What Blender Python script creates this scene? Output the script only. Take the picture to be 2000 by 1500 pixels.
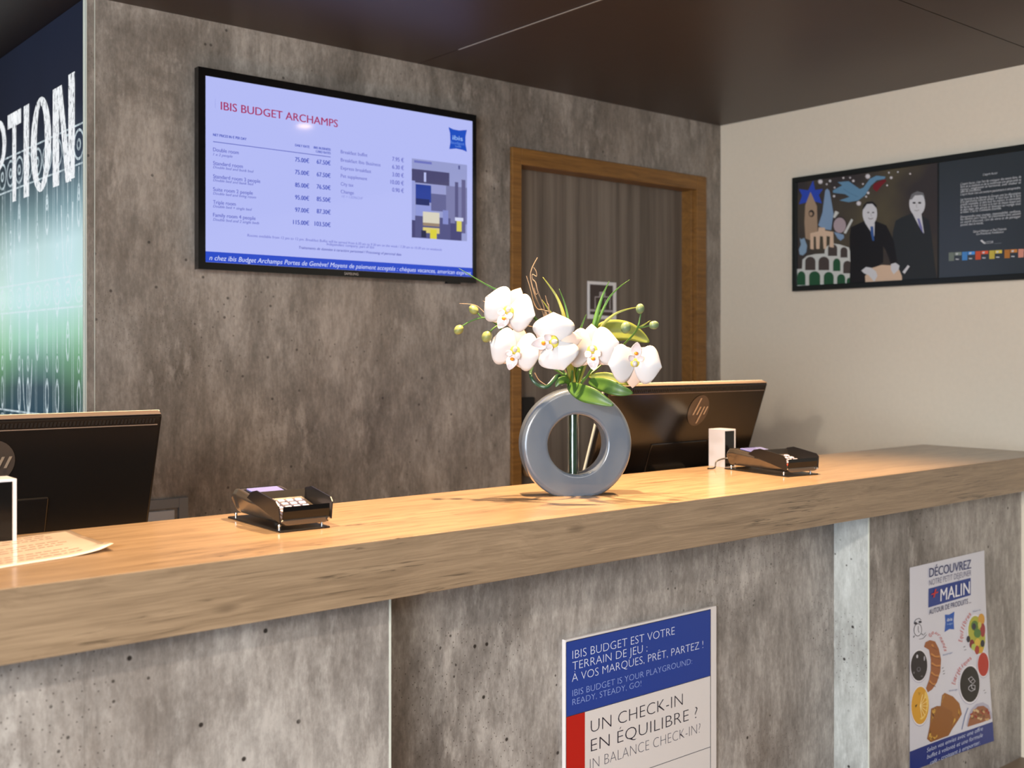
import bpy, bmesh, math, random
from mathutils import Vector, Matrix

for o in list(bpy.data.objects):
    bpy.data.objects.remove(o)
C = bpy.context.scene.collection
SC = bpy.context.scene
R = math.radians
rnd = random.Random(7)

# ------------------------------------------------------------------ camera
EYE = 1.45                      # eye height over the floor
FPX = 2152.52                   # focal length in pixels of the 2000 px wide frame
YAW = R(50.125)
HOR = 690.75                    # row of the horizon
SY, CY = math.sin(YAW), math.cos(YAW)
cam_d = bpy.data.cameras.new('camera')
cam = bpy.data.objects.new('camera', cam_d)
C.objects.link(cam)
SC.camera = cam
cam.location = (0, 0, EYE)
cam.rotation_euler = (R(90), 0, YAW - R(90))
cam_d.sensor_width = 36
cam_d.lens = FPX / 2000 * 36
cam_d.shift_y = -(750 - HOR) / 2000
cam_d.clip_start = 0.05
cam_d.dof.use_dof = True
cam_d.dof.focus_distance = 2.62
cam_d.dof.aperture_fstop = 3.6

# room measures (metres, x along the back wall, y into the room)
XR, YB = 3.9468, 3.2429         # right wall, back wall
ZC = EYE + 1.0378               # ceiling
ZT = EYE - 0.35                 # top of the counter
YK, YF, TH = 2.2466, 1.7463, 0.1148
YP, YQ = 1.867, 1.989           # desk front: proud blocks, recessed part
XA, XB = 1.2401, 2.9667         # ends of the recess
XL, YBK = -3.6, -3.2            # left wall, wall behind the camera
XE = 1.1                        # left end of the back wall

# ------------------------------------------------------------------ world, exposure
SC.view_settings.view_transform = 'Standard'
SC.view_settings.look = 'None'
SC.view_settings.exposure = 0.0
SC.view_settings.gamma = 1.0
SC.view_settings.use_curve_mapping = False
w = bpy.data.worlds.new('world'); SC.world = w; w.use_nodes = True
w.node_tree.nodes['Background'].inputs[0].default_value = (0.62, 0.78, 1.0, 1)
w.node_tree.nodes['Background'].inputs[1].default_value = 1.2

def light(name, kind, loc, target, power, col, **kw):
    d = bpy.data.lights.new(name, kind); d.energy = power; d.color = col
    for k, v in kw.items(): setattr(d, k, v)
    o = bpy.data.objects.new(name, d); C.objects.link(o); o.location = loc
    o.rotation_euler = (Vector(target) - Vector(loc)).to_track_quat('-Z', 'Y').to_euler()
    return o
WARM = (1.0, 0.66, 0.36)
LAMPS = [(0.72, 1.96), (1.63, 1.96), (2.49, 1.92)]
for lx, ly in LAMPS:
    light('counter_spot_light', 'SPOT', (lx, ly, ZC - 0.03), (lx + .05, ly + .02, 0), 210 if lx < 1 else 380, WARM,
          spot_size=R(82), spot_blend=0.9, shadow_soft_size=0.022)
# track spot over the lobby, to the left behind the viewer
light('lobby_spot_light', 'SPOT', (-2.75, -0.35, ZC - 0.12), (1.75, 1.9, 0.30), 470, (1.0, 0.92, 0.83),
      spot_size=R(35), spot_blend=0.75, shadow_soft_size=0.06)
light('wall_fill_light', 'AREA', (-1.9, -0.9, ZC - 0.06), (1.9, 2.6, 1.3), 150, (1.0, 0.92, 0.82),  # added soft fill for the walls, beside the sharp spot; no real fitting
      shape='RECTANGLE', size=1.6, size_y=1.2)
# daylight entering through the glazing
light('window_daylight', 'AREA', (XL + .12, -0.95, 1.35), (2.0, 1.2, 1.2), 280, (0.74, 0.86, 1.0),
      shape='RECTANGLE', size=3.2, size_y=2.0)
light('lobby_fill_light', 'AREA', (0.6, -1.7, ZC - .05), (0.9, 0.2, 0.2), 50, (1.0, 0.95, 0.9),  # unseen soft fill added on the lobby side to lift the general level
      shape='RECTANGLE', size=1.8, size_y=0.6)

# ------------------------------------------------------------------ helpers
def s2l(c):
    out = []
    for v in c:
        v = v / 255
        out.append(v / 12.92 if v <= .04045 else ((v + .055) / 1.055) ** 2.4)
    return tuple(out) + (1,)

def mat(name, col, rough=.5, metal=0.0, spec=.5, coat=0.0, trans=0.0, ior=1.45, emit=None, es=1.0, coat_r=.05, noise=0.0, nscale=40):
    m = bpy.data.materials.new(name); m.use_nodes = True
    nt = m.node_tree; b = nt.nodes['Principled BSDF']
    c = s2l(col)
    b.inputs['Base Color'].default_value = c
    b.inputs['Roughness'].default_value = rough
    b.inputs['Metallic'].default_value = metal
    b.inputs['Specular IOR Level'].default_value = spec
    b.inputs['Coat Weight'].default_value = coat
    b.inputs['Coat Roughness'].default_value = coat_r
    b.inputs['Transmission Weight'].default_value = trans
    b.inputs['IOR'].default_value = ior
    if emit:
        b.inputs['Emission Color'].default_value = s2l(emit); b.inputs['Emission Strength'].default_value = es
    if noise:
        tc = nt.nodes.new('ShaderNodeTexCoord'); n = nt.nodes.new('ShaderNodeTexNoise')
        n.inputs['Scale'].default_value = nscale; n.inputs['Detail'].default_value = 4
        nt.links.new(tc.outputs['Object'], n.inputs['Vector'])
        mx = nt.nodes.new('ShaderNodeMix'); mx.data_type = 'RGBA'
        mx.inputs['A'].default_value = tuple(v * (1 - noise) for v in c[:3]) + (1,)
        mx.inputs['B'].default_value = tuple(min(1, v * (1 + noise)) for v in c[:3]) + (1,)
        nt.links.new(n.outputs['Fac'], mx.inputs['Factor'])
        nt.links.new(mx.outputs['Result'], b.inputs['Base Color'])
    return m

class NT:
    """small node helper"""
    def __init__(s, m): s.m = m; s.t = m.node_tree; s.b = s.t.nodes['Principled BSDF']
    def n(s, typ, **kw):
        x = s.t.nodes.new(typ)
        for k, v in kw.items():
            if k in x.inputs: x.inputs[k].default_value = v
            else: setattr(x, k, v)
        return x
    def l(s, a, b): s.t.links.new(a, b)
    def coords(s, scale, rot=(0, 0, 0), loc=(0, 0, 0)):
        tc = s.n('ShaderNodeTexCoord'); mp = s.n('ShaderNodeMapping')
        mp.inputs['Scale'].default_value = scale; mp.inputs['Rotation'].default_value = rot; mp.inputs['Location'].default_value = loc
        s.l(tc.outputs['Object'], mp.inputs['Vector']); return mp.outputs['Vector']
    def noise(s, vec, scale, detail=4, rough=.55, dist=0):
        x = s.n('ShaderNodeTexNoise', Scale=scale, Detail=detail, Roughness=rough, Distortion=dist)
        s.l(vec, x.inputs['Vector']); return x.outputs['Fac']
    def ramp(s, fac, stops, interp='LINEAR'):
        x = s.n('ShaderNodeValToRGB'); x.color_ramp.interpolation = interp
        e = x.color_ramp.elements
        while len(e) > len(stops): e.remove(e[-1])
        while len(e) < len(stops): e.new(1)
        for i, (p, c) in enumerate(stops):
            e[i].position = p; e[i].color = c if len(c) == 4 else s2l(c)
        s.l(fac, x.inputs['Fac']); return x.outputs['Color']
    def mix(s, fac, a, b, mode='MIX'):
        x = s.n('ShaderNodeMix', data_type='RGBA', blend_type=mode)
        for sock, v in (('Factor', fac), ('A', a), ('B', b)):
            if isinstance(v, (int, float)): x.inputs[sock].default_value = v
            elif isinstance(v, tuple): x.inputs[sock].default_value = v
            else: s.l(v, x.inputs[sock])
        return x.outputs['Result']
    def math(s, op, a, b=0.0):
        x = s.n('ShaderNodeMath', operation=op)
        for i, v in enumerate((a, b)):
            if isinstance(v, (int, float)): x.inputs[i].default_value = v
            else: s.l(v, x.inputs[i])
        return x.outputs[0]
    def bump(s, h, strength=.1, dist=.002):
        x = s.n('ShaderNodeBump', Strength=strength, Distance=dist); s.l(h, x.inputs['Height'])
        s.l(x.outputs['Normal'], s.b.inputs['Normal'])

G = lambda v: (v, v, v, 1)

def concrete(name, dark, light_, loc=(0, 0, 0), rough=.36, pits=1.0):
    m = mat(name, light_, rough); k = NT(m)
    v1 = k.coords((1, 1, .5), loc=loc)
    big = k.noise(v1, 3.1, 7, .66, .5)
    v2 = k.coords((1, 1, .3), loc=loc)
    streak = k.noise(v2, 34, 4, .6)
    v3 = k.coords((1, 1, .5), loc=loc)
    fine = k.noise(v3, 120, 4, .7)
    f = k.math('ADD', k.math('MULTIPLY', big, .60), k.math('MULTIPLY', streak, .21))
    f = k.math('ADD', f, k.math('MULTIPLY', fine, .19))
    mid = tuple((a + b) / 2 for a, b in zip(dark, light_))
    col = k.ramp(f, [(.38, dark), (.49, mid), (.6, light_)])
    # warm rusty clouds
    rust = k.ramp(k.noise(k.coords((1, 1, .5), loc=(3, 1, 2)), 1.7, 4), [(.5, G(0)), (.75, G(1))])
    rs = k.math('MULTIPLY', rust, .3)
    col = k.mix(rs, col, s2l((118, 98, 78)), 'MIX')
    # drips
    dr = k.ramp(k.noise(k.coords((1, 1, .3), loc=(7, 3, 1)), 7, 6, .72), [(.53, G(0)), (.66, G(1))])
    col = k.mix(k.math('MULTIPLY', dr, .35), col, s2l((92, 84, 76)))
    hair = k.ramp(k.noise(k.coords((1, 1, .2), loc=(2, 8, 1)), 90, 3, .7), [(.4, G(0)), (.7, G(1))])
    col = k.mix(k.math('MULTIPLY', hair, .26), col, s2l(tuple(int(v * .74) for v in dark)))
    pale = k.ramp(k.noise(k.coords((1, 1, .4), loc=(5, 2, 7)), 14, 5, .75), [(.56, G(0)), (.72, G(1))])
    col = k.mix(k.math('MULTIPLY', pale, .5), col, s2l(tuple(min(255, int(v * 1.12)) for v in light_)))
    # pits
    # face coordinates (run of the wall, height) for the pits
    tc2 = k.n('ShaderNodeTexCoord'); sp = k.n('ShaderNodeSeparateXYZ'); k.l(tc2.outputs['Object'], sp.inputs[0])
    cb = k.n('ShaderNodeCombineXYZ'); k.l(k.math('ADD', sp.outputs['X'], sp.outputs['Y']), cb.inputs[0]); k.l(sp.outputs['Z'], cb.inputs[1])
    for sc_, rad, nsc, t0, amt, c_ in ((7.0, .032, 2.4, .55, .95, (34, 29, 26)), (15.0, .045, 3.0, .60, .8, (44, 38, 33)), (44.0, .07, 2.2, .57, .7, (58, 50, 44))):
        wv = k.n('ShaderNodeVectorMath', operation='ADD'); k.l(cb.outputs[0], wv.inputs[0]); wv.inputs[1].default_value = (loc[0] + sc_, loc[2] + 1, 0)
        vo = k.n('ShaderNodeTexVoronoi', voronoi_dimensions='2D', Scale=sc_); k.l(wv.outputs[0], vo.inputs['Vector'])
        pit = k.ramp(vo.outputs['Distance'], [(rad * .7, G(1)), (rad * 1.2, G(0))])
        nn = k.n('ShaderNodeTexNoise', noise_dimensions='2D', Scale=nsc, Detail=1); k.l(wv.outputs[0], nn.inputs['Vector'])
        sel = k.ramp(nn.outputs['Fac'], [(t0, G(0)), (t0 + .04, G(1))])
        col = k.mix(k.math('MULTIPLY', k.math('MULTIPLY', pit, sel), amt * pits), col, s2l(c_))
    k.l(col, k.b.inputs['Base Color'])
    k.bump(f, .12, .002)
    return m

def oak(name, light_, dark, rough=.34, crack=1.0, coat=.0):
    m = mat(name, light_, rough, coat=coat, coat_r=.12); k = NT(m)
    warp = k.noise(k.coords((1.2, 4, 6)), 1.4, 4, .5, .3)
    v = k.coords((.9, 17, 26), loc=(2, 0, 0))
    wv = k.n('ShaderNodeVectorMath', operation='ADD'); k.l(v, wv.inputs[0])
    wc = k.n('ShaderNodeCombineXYZ'); k.l(k.math('MULTIPLY', warp, 2.6), wc.inputs[1]); k.l(k.math('MULTIPLY', warp, 3.4), wc.inputs[2])
    k.l(wc.outputs[0], wv.inputs[1])
    grain = k.noise(wv.outputs[0], 2.2, 7, .68, .2)
    fine = k.noise(k.coords((3, 90, 130)), 2.4, 3, .6)
    f = k.math('ADD', k.math('MULTIPLY', grain, .62), k.math('MULTIPLY', fine, .38))
    mid = tuple((a * .45 + b * .55) for a, b in zip(dark, light_))
    col = k.ramp(f, [(.3, dark), (.46, mid), (.64, light_)])
    if crack:
        ck = k.ramp(k.noise(k.coords((.7, 14, 30), rot=(0, .04, 0), loc=(1, 5, 3)), 1.5, 5, .55, .4), [(.489, G(0)), (.5, G(1)), (.511, G(0))])
        cs = k.ramp(k.noise(k.coords((1.5, 3, 7), loc=(9, 4, 2)), 1.6, 2), [(.53, G(0)), (.6, G(1))])
        col = k.mix(k.math('MULTIPLY', k.math('MULTIPLY', ck, cs), .85 * crack), col, s2l((52, 40, 30)))
        vo = k.n('ShaderNodeTexVoronoi', Scale=1.0, Randomness=1.0); k.l(k.coords((2.6, 7, 9), loc=(.35, .2, .6)), vo.inputs['Vector'])
        kn = k.ramp(vo.outputs['Distance'], [(.0, G(1)), (.05, G(.6)), (.1, G(0))])
        col = k.mix(k.math('MULTIPLY', kn, .75 * crack), col, s2l((60, 44, 32)))
    k.l(col, k.b.inputs['Base Color'])
    k.bump(f, .12, .001)
    return m

M = {}
M['conc_back'] = concrete('concrete_laminate_back', (98, 91, 83), (172, 162, 151), pits=.75)
M['conc_desk'] = concrete('concrete_laminate_desk', (104, 98, 93), (182, 176, 169), loc=(4, 0, 2))
M['conc_lit'] = concrete('concrete_laminate_lit', (160, 162, 158), (204, 208, 204), loc=(1, 3, 5))  # same laminate as the desk, made paler: side light put into the colour
M['oak'] = oak('grey_oak_worktop', (160, 136, 108), (112, 92, 71), coat=.35)
M['doorwood'] = oak('honey_wood_casing', (142, 100, 48), (92, 60, 26), .38, 0)
M['ceil'] = mat('dark_brown_ceiling', (62, 50, 43), .42, noise=.08, nscale=12)
M['ceil_left'] = mat('black_ceiling', (40, 37, 34), .5)
M['gap'] = mat('dark_joint', (14, 12, 10), .8)
M['wall'] = mat('beige_paint', (216, 204, 184), .8, noise=.04, nscale=60)
M['walldk'] = mat('lobby_paint', (150, 140, 128), .85)
M['floor'] = mat('floor_vinyl', (120, 104, 88), .45, noise=.15, nscale=6)
M['alu'] = mat('aluminium_trim', (190, 188, 180), .35, .4)
M['edge'] = mat('pale_edge_band', (205, 208, 196), .45)
M['black'] = mat('black_gloss_plastic', (10, 10, 11), .12)
M['blackm'] = mat('black_matt_plastic', (22, 21, 21), .45)
M['mon'] = mat('monitor_plastic', (22, 20, 19), .22, spec=.6)
M['montop'] = mat('monitor_rim', (120, 104, 92), .4)
M['white'] = mat('white_lacquer', (186, 188, 198), .35)
M['vase'] = mat('grey_blue_ceramic', (86, 95, 107), .2, coat=.5, coat_r=.06, noise=.05, nscale=30)
M['glass'] = mat('clear_glass', (240, 244, 240), .02, trans=1.0, ior=1.45)
M['stemtube'] = mat('glossy_green_tube', (40, 72, 52), .15, coat=.8)
M['petal'] = mat('white_petal', (192, 190, 191), .5)
M['petal'].node_tree.nodes['Principled BSDF'].inputs['Subsurface Weight'].default_value = .25
M['petal'].node_tree.nodes['Principled BSDF'].inputs['Subsurface Radius'].default_value = (.01, .008, .006)
M['sepal'] = mat('cream_sepal', (200, 176, 160), .5)
M['lip'] = mat('lip_white', (206, 196, 198), .5, noise=.12, nscale=180)
M['orange'] = mat('orange_callus', (214, 130, 10), .4)
M['yellow'] = mat('pale_yellow_throat', (190, 180, 70), .5)
M['leaf'] = mat('orchid_leaf', (60, 92, 36), .4, noise=.35, nscale=25)
M['leafy'] = mat('yellow_green_leaf', (120, 130, 50), .45, noise=.2, nscale=25)
M['grass'] = mat('grass_green', (70, 112, 38), .45, noise=.25, nscale=30)
M['grassy'] = mat('grass_yellow', (146, 148, 62), .45, noise=.2, nscale=30)
M['strap'] = mat('dark_strap_leaf', (36, 66, 44), .3)
M['bud'] = mat('bud_green', (128, 134, 80), .45, noise=.3, nscale=60)
M['budg'] = mat('bud_grey_green', (98, 116, 82), .4, noise=.3, nscale=60)
M['stem'] = mat('stem_green', (62, 98, 42), .45)
M['twig'] = mat('dry_twig', (134, 114, 94), .7, noise=.25, nscale=90)
M['paper'] = mat('laminated_paper', (236, 216, 200), .3, coat=1.0, coat_r=.03)
M['ink'] = mat('print_grey', (150, 128, 116), .4, coat=1.0, coat_r=.03)
M['key'] = mat('key_lilac', (196, 190, 214), .35)
M['keyg'] = mat('key_green', (92, 130, 40), .35)
M['keyy'] = mat('key_yellow', (196, 160, 40), .35)
M['keyr'] = mat('key_red', (176, 60, 40), .35)
M['term'] = mat('terminal_plastic', (112, 102, 92), .24, .75, spec=.7, coat=.3, coat_r=.12)
M['shield'] = mat('shield_plastic', (26, 25, 26), .3)
M['lcd'] = mat('terminal_display', (120, 124, 190), .15, coat=.6)
M['chrome'] = mat('chrome', (220, 220, 220), .12, 1.0)
M['lamp'] = mat('lamp_glow', (255, 240, 220), .5, emit=(255, 214, 160), es=45)
M['grille'] = mat('grey_metal', (128, 130, 132), .4, .2)
M['hatch'] = mat('hatch_panel', (186, 188, 190), .4)

def flat(col, rough=.45, coat=0.0):
    key = ('flat', col, rough, coat)
    if key not in M: M[key] = mat('print_%02x%02x%02x' % col, col, rough, coat=coat)
    return M[key]
def glow(col, es=1.0):
    key = ('glow', col, es)
    if key not in M:
        m = mat('screen_%02x%02x%02x' % col, (2, 2, 3), .07, emit=col, es=es); M[key] = m
    return M[key]

def tag(o, label=None, cat=None, group=None, kind=None):
    for k, v in (('label', label), ('category', cat), ('group', group), ('kind', kind)):
        if v: o[k] = v
    return o
def empty(name, loc=(0, 0, 0), rz=0, **kw):
    o = bpy.data.objects.new(name, None); C.objects.link(o); o.location = loc; o.rotation_euler = (0, 0, rz)
    o.empty_display_size = .05
    return tag(o, **kw)

def obj(name, verts, faces, mats, parent=None, smooth=False, fm=None, loc=None, world=True):
    """mesh object; world=True: verts are in world space and are made relative to the parent's location"""
    off = Vector((0, 0, 0))
    if world:
        if parent is not None:
            p = parent
            while p is not None: off += Vector(p.location); p = p.parent
        elif loc is not None: off = Vector(loc)
    me = bpy.data.meshes.new(name)
    me.from_pydata([tuple(Vector(v) - off) for v in verts], [], faces)
    for m in (mats if isinstance(mats, (list, tuple)) else [mats]): me.materials.append(m)
    if fm:
        for p, i in zip(me.polygons, fm): p.material_index = i
    if smooth:
        for p in me.polygons: p.use_smooth = True
    me.validate(); me.update()
    if smooth: me.set_sharp_from_angle(angle=R(48))
    o = bpy.data.objects.new(name, me); C.objects.link(o)
    if parent is not None: o.parent = parent
    elif loc is not None: o.location = loc
    return o
def relax(o, w=.002, seg=2, angle=40, solid=0):
    if solid:
        s = o.modifiers.new('solid', 'SOLIDIFY'); s.thickness = solid; s.offset = 0
    if w:
        b = o.modifiers.new('bevel', 'BEVEL'); b.width = w; b.segments = seg; b.limit_method = 'ANGLE'; b.angle_limit = R(angle)
    return o

BF = [(0, 3, 2, 1), (4, 5, 6, 7), (0, 1, 5, 4), (1, 2, 6, 5), (2, 3, 7, 6), (3, 0, 4, 7)]
def boxvf(a, b):
    x0, y0, z0 = a; x1, y1, z1 = b
    return [(x0, y0, z0), (x1, y0, z0), (x1, y1, z0), (x0, y1, z0), (x0, y0, z1), (x1, y0, z1), (x1, y1, z1), (x0, y1, z1)], list(BF)
def box(name, a, b, m, parent=None, bev=0, world=True, loc=None):
    v, f = boxvf(a, b)
    o = obj(name, v, f, m, parent, world=world, loc=loc)
    if bev: relax(o, bev)
    return o
def join(parts):
    V, F = [], []
    for v, f in parts:
        n = len(V); V += list(v); F += [tuple(i + n for i in q) for q in f]
    return V, F
def prism(pts, axis, a, b):
    """extrude 2-D outline pts along axis ('x','y','z') between a and b"""
    def P(p, t):
        return {'x': (t, p[0], p[1]), 'y': (p[0], t, p[1]), 'z': (p[0], p[1], t)}[axis]
    n = len(pts); V = [P(p, a) for p in pts] + [P(p, b) for p in pts]
    F = [tuple(range(n)), tuple(reversed(range(n, 2 * n)))]
    F += [(i, i + n, (i + 1) % n + n, (i + 1) % n)[::-1] for i in range(n)]
    return V, F
def tube(pts, rad, n=8):
    pts = [Vector(p) for p in pts]; V, F = [], []
    if not isinstance(rad, (list, tuple)): rad = [rad] * len(pts)
    up = Vector((0.13, 0.21, .97))
    for i, p in enumerate(pts):
        t = (pts[min(i + 1, len(pts) - 1)] - pts[max(i - 1, 0)]).normalized()
        a = t.cross(up)
        if a.length < .05: a = t.cross(Vector((1, 0, 0)))
        a.normalize(); b = t.cross(a)
        for k in range(n):
            q = 2 * math.pi * k / n
            V.append(p + (a * math.cos(q) + b * math.sin(q)) * rad[i])
    for i in range(len(pts) - 1):
        for k in range(n):
            F.append((i * n + k, i * n + (k + 1) % n, (i + 1) * n + (k + 1) % n, (i + 1) * n + k))
    F.append(tuple(reversed(range(n)))); F.append(tuple(range(len(V) - n, len(V))))
    return V, F
def smoothpath(pts, sub=5):
    pts = [Vector(p) for p in pts]; out = []
    for i in range(len(pts) - 1):
        p0 = pts[max(i - 1, 0)]; p1 = pts[i]; p2 = pts[i + 1]; p3 = pts[min(i + 2, len(pts) - 1)]
        for k in range(sub):
            t = k / sub
            out.append(.5 * ((2 * p1) + (p2 - p0) * t + (2 * p0 - 5 * p1 + 4 * p2 - p3) * t * t + (3 * p1 - p0 - 3 * p2 + p3) * t ** 3))
    out.append(pts[-1]); return out
def lathe(prof, n=24, axis='z', c=(0, 0, 0)):
    V, F = [], []
    for r, h in prof:
        for k in range(n):
            q = 2 * math.pi * k / n
            p = {'z': (r * math.cos(q), r * math.sin(q), h), 'y': (r * math.cos(q), h, r * math.sin(q)), 'x': (h, r * math.cos(q), r * math.sin(q))}[axis]
            V.append((p[0] + c[0], p[1] + c[1], p[2] + c[2]))
    for i in range(len(prof) - 1):
        for k in range(n):
            F.append((i * n + k, i * n + (k + 1) % n, (i + 1) * n + (k + 1) % n, (i + 1) * n + k))
    F.append(tuple(reversed(range(n)))); F.append(tuple(range(len(V) - n, len(V))))
    return V, F
def ellipsoid(c, r, M3=None, n=14, m=9):
    V, F = [], []
    for i in range(m + 1):
        a = math.pi * i / m
        for k in range(n):
            q = 2 * math.pi * k / n
            v = Vector((r[0] * math.sin(a) * math.cos(q), r[1] * math.sin(a) * math.sin(q), r[2] * math.cos(a)))
            if M3: v = M3 @ v
            V.append(v + Vector(c))
    for i in range(m):
        for k in range(n):
            F.append((i * n + k, (i + 1) * n + k, (i + 1) * n + (k + 1) % n, i * n + (k + 1) % n))
    return V, F

# --- a surveyor's view of the room: sight line through a photo point, met with a plane of the room
def ray(x, y):
    u = (x - 1000) / FPX; v = (HOR - y) / FPX
    return Vector((SY * u + CY, -CY * u + SY, v))
def onY(x, y, Y):
    r = ray(x, y); r = r * (Y / r.y); return Vector((r.x, Y, r.z + EYE))
def onX(x, y, X):
    r = ray(x, y); r = r * (X / r.x); return Vector((X, r.y, r.z + EYE))
def onZ(x, y, Z):
    r = ray(x, y); r = r * ((Z - EYE) / r.z); return Vector((r.x, r.y, Z))
def at(x, y, d):
    r = ray(x, y) * d; return Vector((r.x, r.y, r.z + EYE))

# --- flat print on vertical faces
class PlaneY:
    def __init__(s, Y): s.Y = Y
    def P(s, x, y, e=0): 
        p = onY(x, y, s.Y); return Vector((p.x, p.y - e, p.z))
class PlaneX:
    def __init__(s, X): s.X = X
    def P(s, x, y, e=0):
        p = onX(x, y, s.X); return Vector((p.x - e, p.y, p.z))

_tc = {}
def glyphs(s, shear=0.0, offset=0.0, font=None):
    key = (s, shear, offset)
    if key in _tc: return _tc[key]
    if offset > 0:          # bolder: the strokes printed twice, a hair apart
        V, F = glyphs(s, shear, 0)
        d = offset * 1.9; n = len(V)
        V = [(v[0], v[1], v[2]) for v in V] + [(v[0] + d, v[1], v[2]) for v in V]; F = list(F) + [tuple(i + n for i in f) for f in F]
        _tc[key] = (V, F); return V, F
    cu = bpy.data.curves.new('t', 'FONT'); cu.body = s; cu.size = 1; cu.shear = shear; cu.offset = offset
    cu.resolution_u = 3; cu.fill_mode = 'BOTH'
    ob = bpy.data.objects.new('t', cu)
    me = bpy.data.meshes.new_from_object(ob)
    V = [tuple(v.co) for v in me.vertices]; F = [tuple(p.vertices) for p in me.polygons]
    bpy.data.objects.remove(ob); bpy.data.curves.remove(cu); bpy.data.meshes.remove(me)
    _tc[key] = (V, F); return V, F
_cap = max(v[1] for v in glyphs('H')[0])

def text(plane, s, x0, y0, x1, h, m, parent, e=.0006, shear=0.0, offset=0.0, name='lettering', warp=None):
    """one line: photo points of the baseline's start (x0,y0), its end column x1, cap height h in photo pixels"""
    V, F = glyphs(s, shear, offset)
    if not V: return
    mn = min(v[0] for v in V); mx = max(v[0] for v in V)
    A = plane.P(x0, y0, e); B = plane.P(x1, y0, e); T = plane.P(x0, y0 - h, e)
    U = Vector((B.x - A.x, B.y - A.y, 0)); H = T.z - A.z
    VV = [A + U * ((v[0] - mn) / (mx - mn)) + Vector((0, 0, H * v[1] / _cap)) for v in V]
    if warp: VV = [warp(v) for v in VV]
    return obj(name, VV, F, m, parent)
def shape(plane, pts, m, parent, e=.0005, name='print', warp=None):
    V = [plane.P(x, y, e) for x, y in pts]
    if warp: V = [warp(v) for v in V]
    return obj(name, V, [tuple(range(len(V)))], m, parent)
def shapes(plane, items, parent, name, warp=None, e0=.0005, de=.00012):
    """many flat print shapes of one picture as one mesh: items = [(colour-material, pts)]"""
    V, F, fm, ms = [], [], [], []
    for i, (m, pts) in enumerate(items):
        n = len(V)
        vs = [plane.P(x, y, e0 + de * i) for x, y in pts]
        if warp: vs = [warp(v) for v in vs]
        V += vs; F.append(tuple(range(n, n + len(pts))))
        if m not in ms: ms.append(m)
        fm.append(ms.index(m))
    return obj(name, V, F, ms, parent, fm=fm)
def ell(cx, cy, rx, ry, n=20, rot=0, a0=0, a1=360):
    out = []
    for k in range(n):
        q = R(a0 + (a1 - a0) * k / (n if a1 - a0 == 360 else n - 1))
        x, y = rx * math.cos(q), ry * math.sin(q)
        out.append((cx + x * math.cos(rot) - y * math.sin(rot), cy + x * math.sin(rot) + y * math.cos(rot)))
    return out
def stroke(pts, w):
    """outline of a thin line through photo points"""
    L, Rr = [], []
    for i, p in enumerate(pts):
        a = pts[max(i - 1, 0)]; b = pts[min(i + 1, len(pts) - 1)]
        dx, dy = b[0] - a[0], b[1] - a[1]; n = math.hypot(dx, dy) or 1
        L.append((p[0] - dy / n * w / 2, p[1] + dx / n * w / 2)); Rr.append((p[0] + dy / n * w / 2, p[1] - dx / n * w / 2))
    return L + Rr[::-1]

# ================================================================== SETTING
def struct(name, v, f, m, parent=None):
    o = obj(name, v, f, m, parent)
    if parent is None: o['kind'] = 'structure'
    return o
struct('floor', *boxvf((XL, YBK, -.05), (XR + .1, 6.2, 0)), M['floor'])
# ceiling: dark boards with joints
ce = struct('ceiling', *boxvf((XL, YBK, ZC + .012), (XR + .1, 6.2, ZC + .08)), M['gap'])
YS = 1.7535
XS = 2.272
for (x0, x1, y0, y1) in [(-.2, XS, YS, YB + .02), (XS, XR, YS, YB + .02), (XL, -.2, YS, YB + .02), (-.2, XS, -.7, YS), (XS, XR, -.7, YS), (XL, -.2, -.7, YS),
                         (-.2, XS, YBK, -.7), (XS, XR, YBK, -.7), (XL, -.2, YBK, -.7), (XL, -.2, YB + .02, 6.2), (-.2, XE + .02, YB + .02, 6.2)]:
    box('ceiling_panel', (x0 + .002, y0 + .002, ZC), (x1 - .002, y1 - .002, ZC + .012), M['ceil'], ce)
box('joint_strip', (XS - .003, YS + .003, ZC - .0012), (XS + .003, YB - .24, ZC + .004), M['alu'], ce)
# walls
wb = struct('wall_back', *boxvf((XE + .062, YB + .012, 0), (2.70 + .012, YB + .2, ZC)), M['gap'])
DX0, DX1 = 2.7014, 3.8352          # casing outer
DZ = EYE + .792
pan = [((XE + .026, 0), (DX0 - .002, ZC)), ((DX0, DZ), (DX1, ZC)), ((DX1 + .001, 0), (XR, ZC))]
for (a, b) in pan:
    box('wall_panel', (a[0], YB, a[1]), (b[0], YB + .012, b[1]), M['conc_back'], wb)
box('wall_core', (DX0, YB + .012, DZ + .0), (XR, YB + .2, ZC), M['gap'], wb)
box('wall_core', (DX1, YB + .012, 0), (XR, YB + .2, DZ), M['gap'], wb)
box('end_strip', (XE + .002, YB - .001, 0), (XE + .0235, YB + .012, ZC), M['conc_back'], wb)
box('corner_trim', (XE - .0005, YB - .003, 0), (XE + .002, YB + .012, ZC), M['edge'], wb)
box('corner_trim', (XE + .0238, YB - .002, 0), (XE + .0258, YB + .012, ZC), M['edge'], wb)
struct('wall_right', *boxvf((XR, YBK, 0), (XR + .1, YB + .2, ZC)), M['wall'])
struct('wall_far', *boxvf((XL, 6.1, 0), (XE + .1, 6.2, ZC)), M['walldk'])
struct('wall_behind', *boxvf((XL, YBK - .1, 0), (XR + .1, YBK, ZC)), M['walldk'])
wl = struct('wall_left', *join([boxvf((XL - .1, YBK, 0), (XL, -2.6, ZC)), boxvf((XL - .1, .7, 0), (XL, 6.2, ZC)),
                          boxvf((XL - .1, -2.6, 0), (XL, .7, .3)), boxvf((XL - .1, -2.6, 2.4), (XL, .7, ZC))]), M['walldk'])
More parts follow.
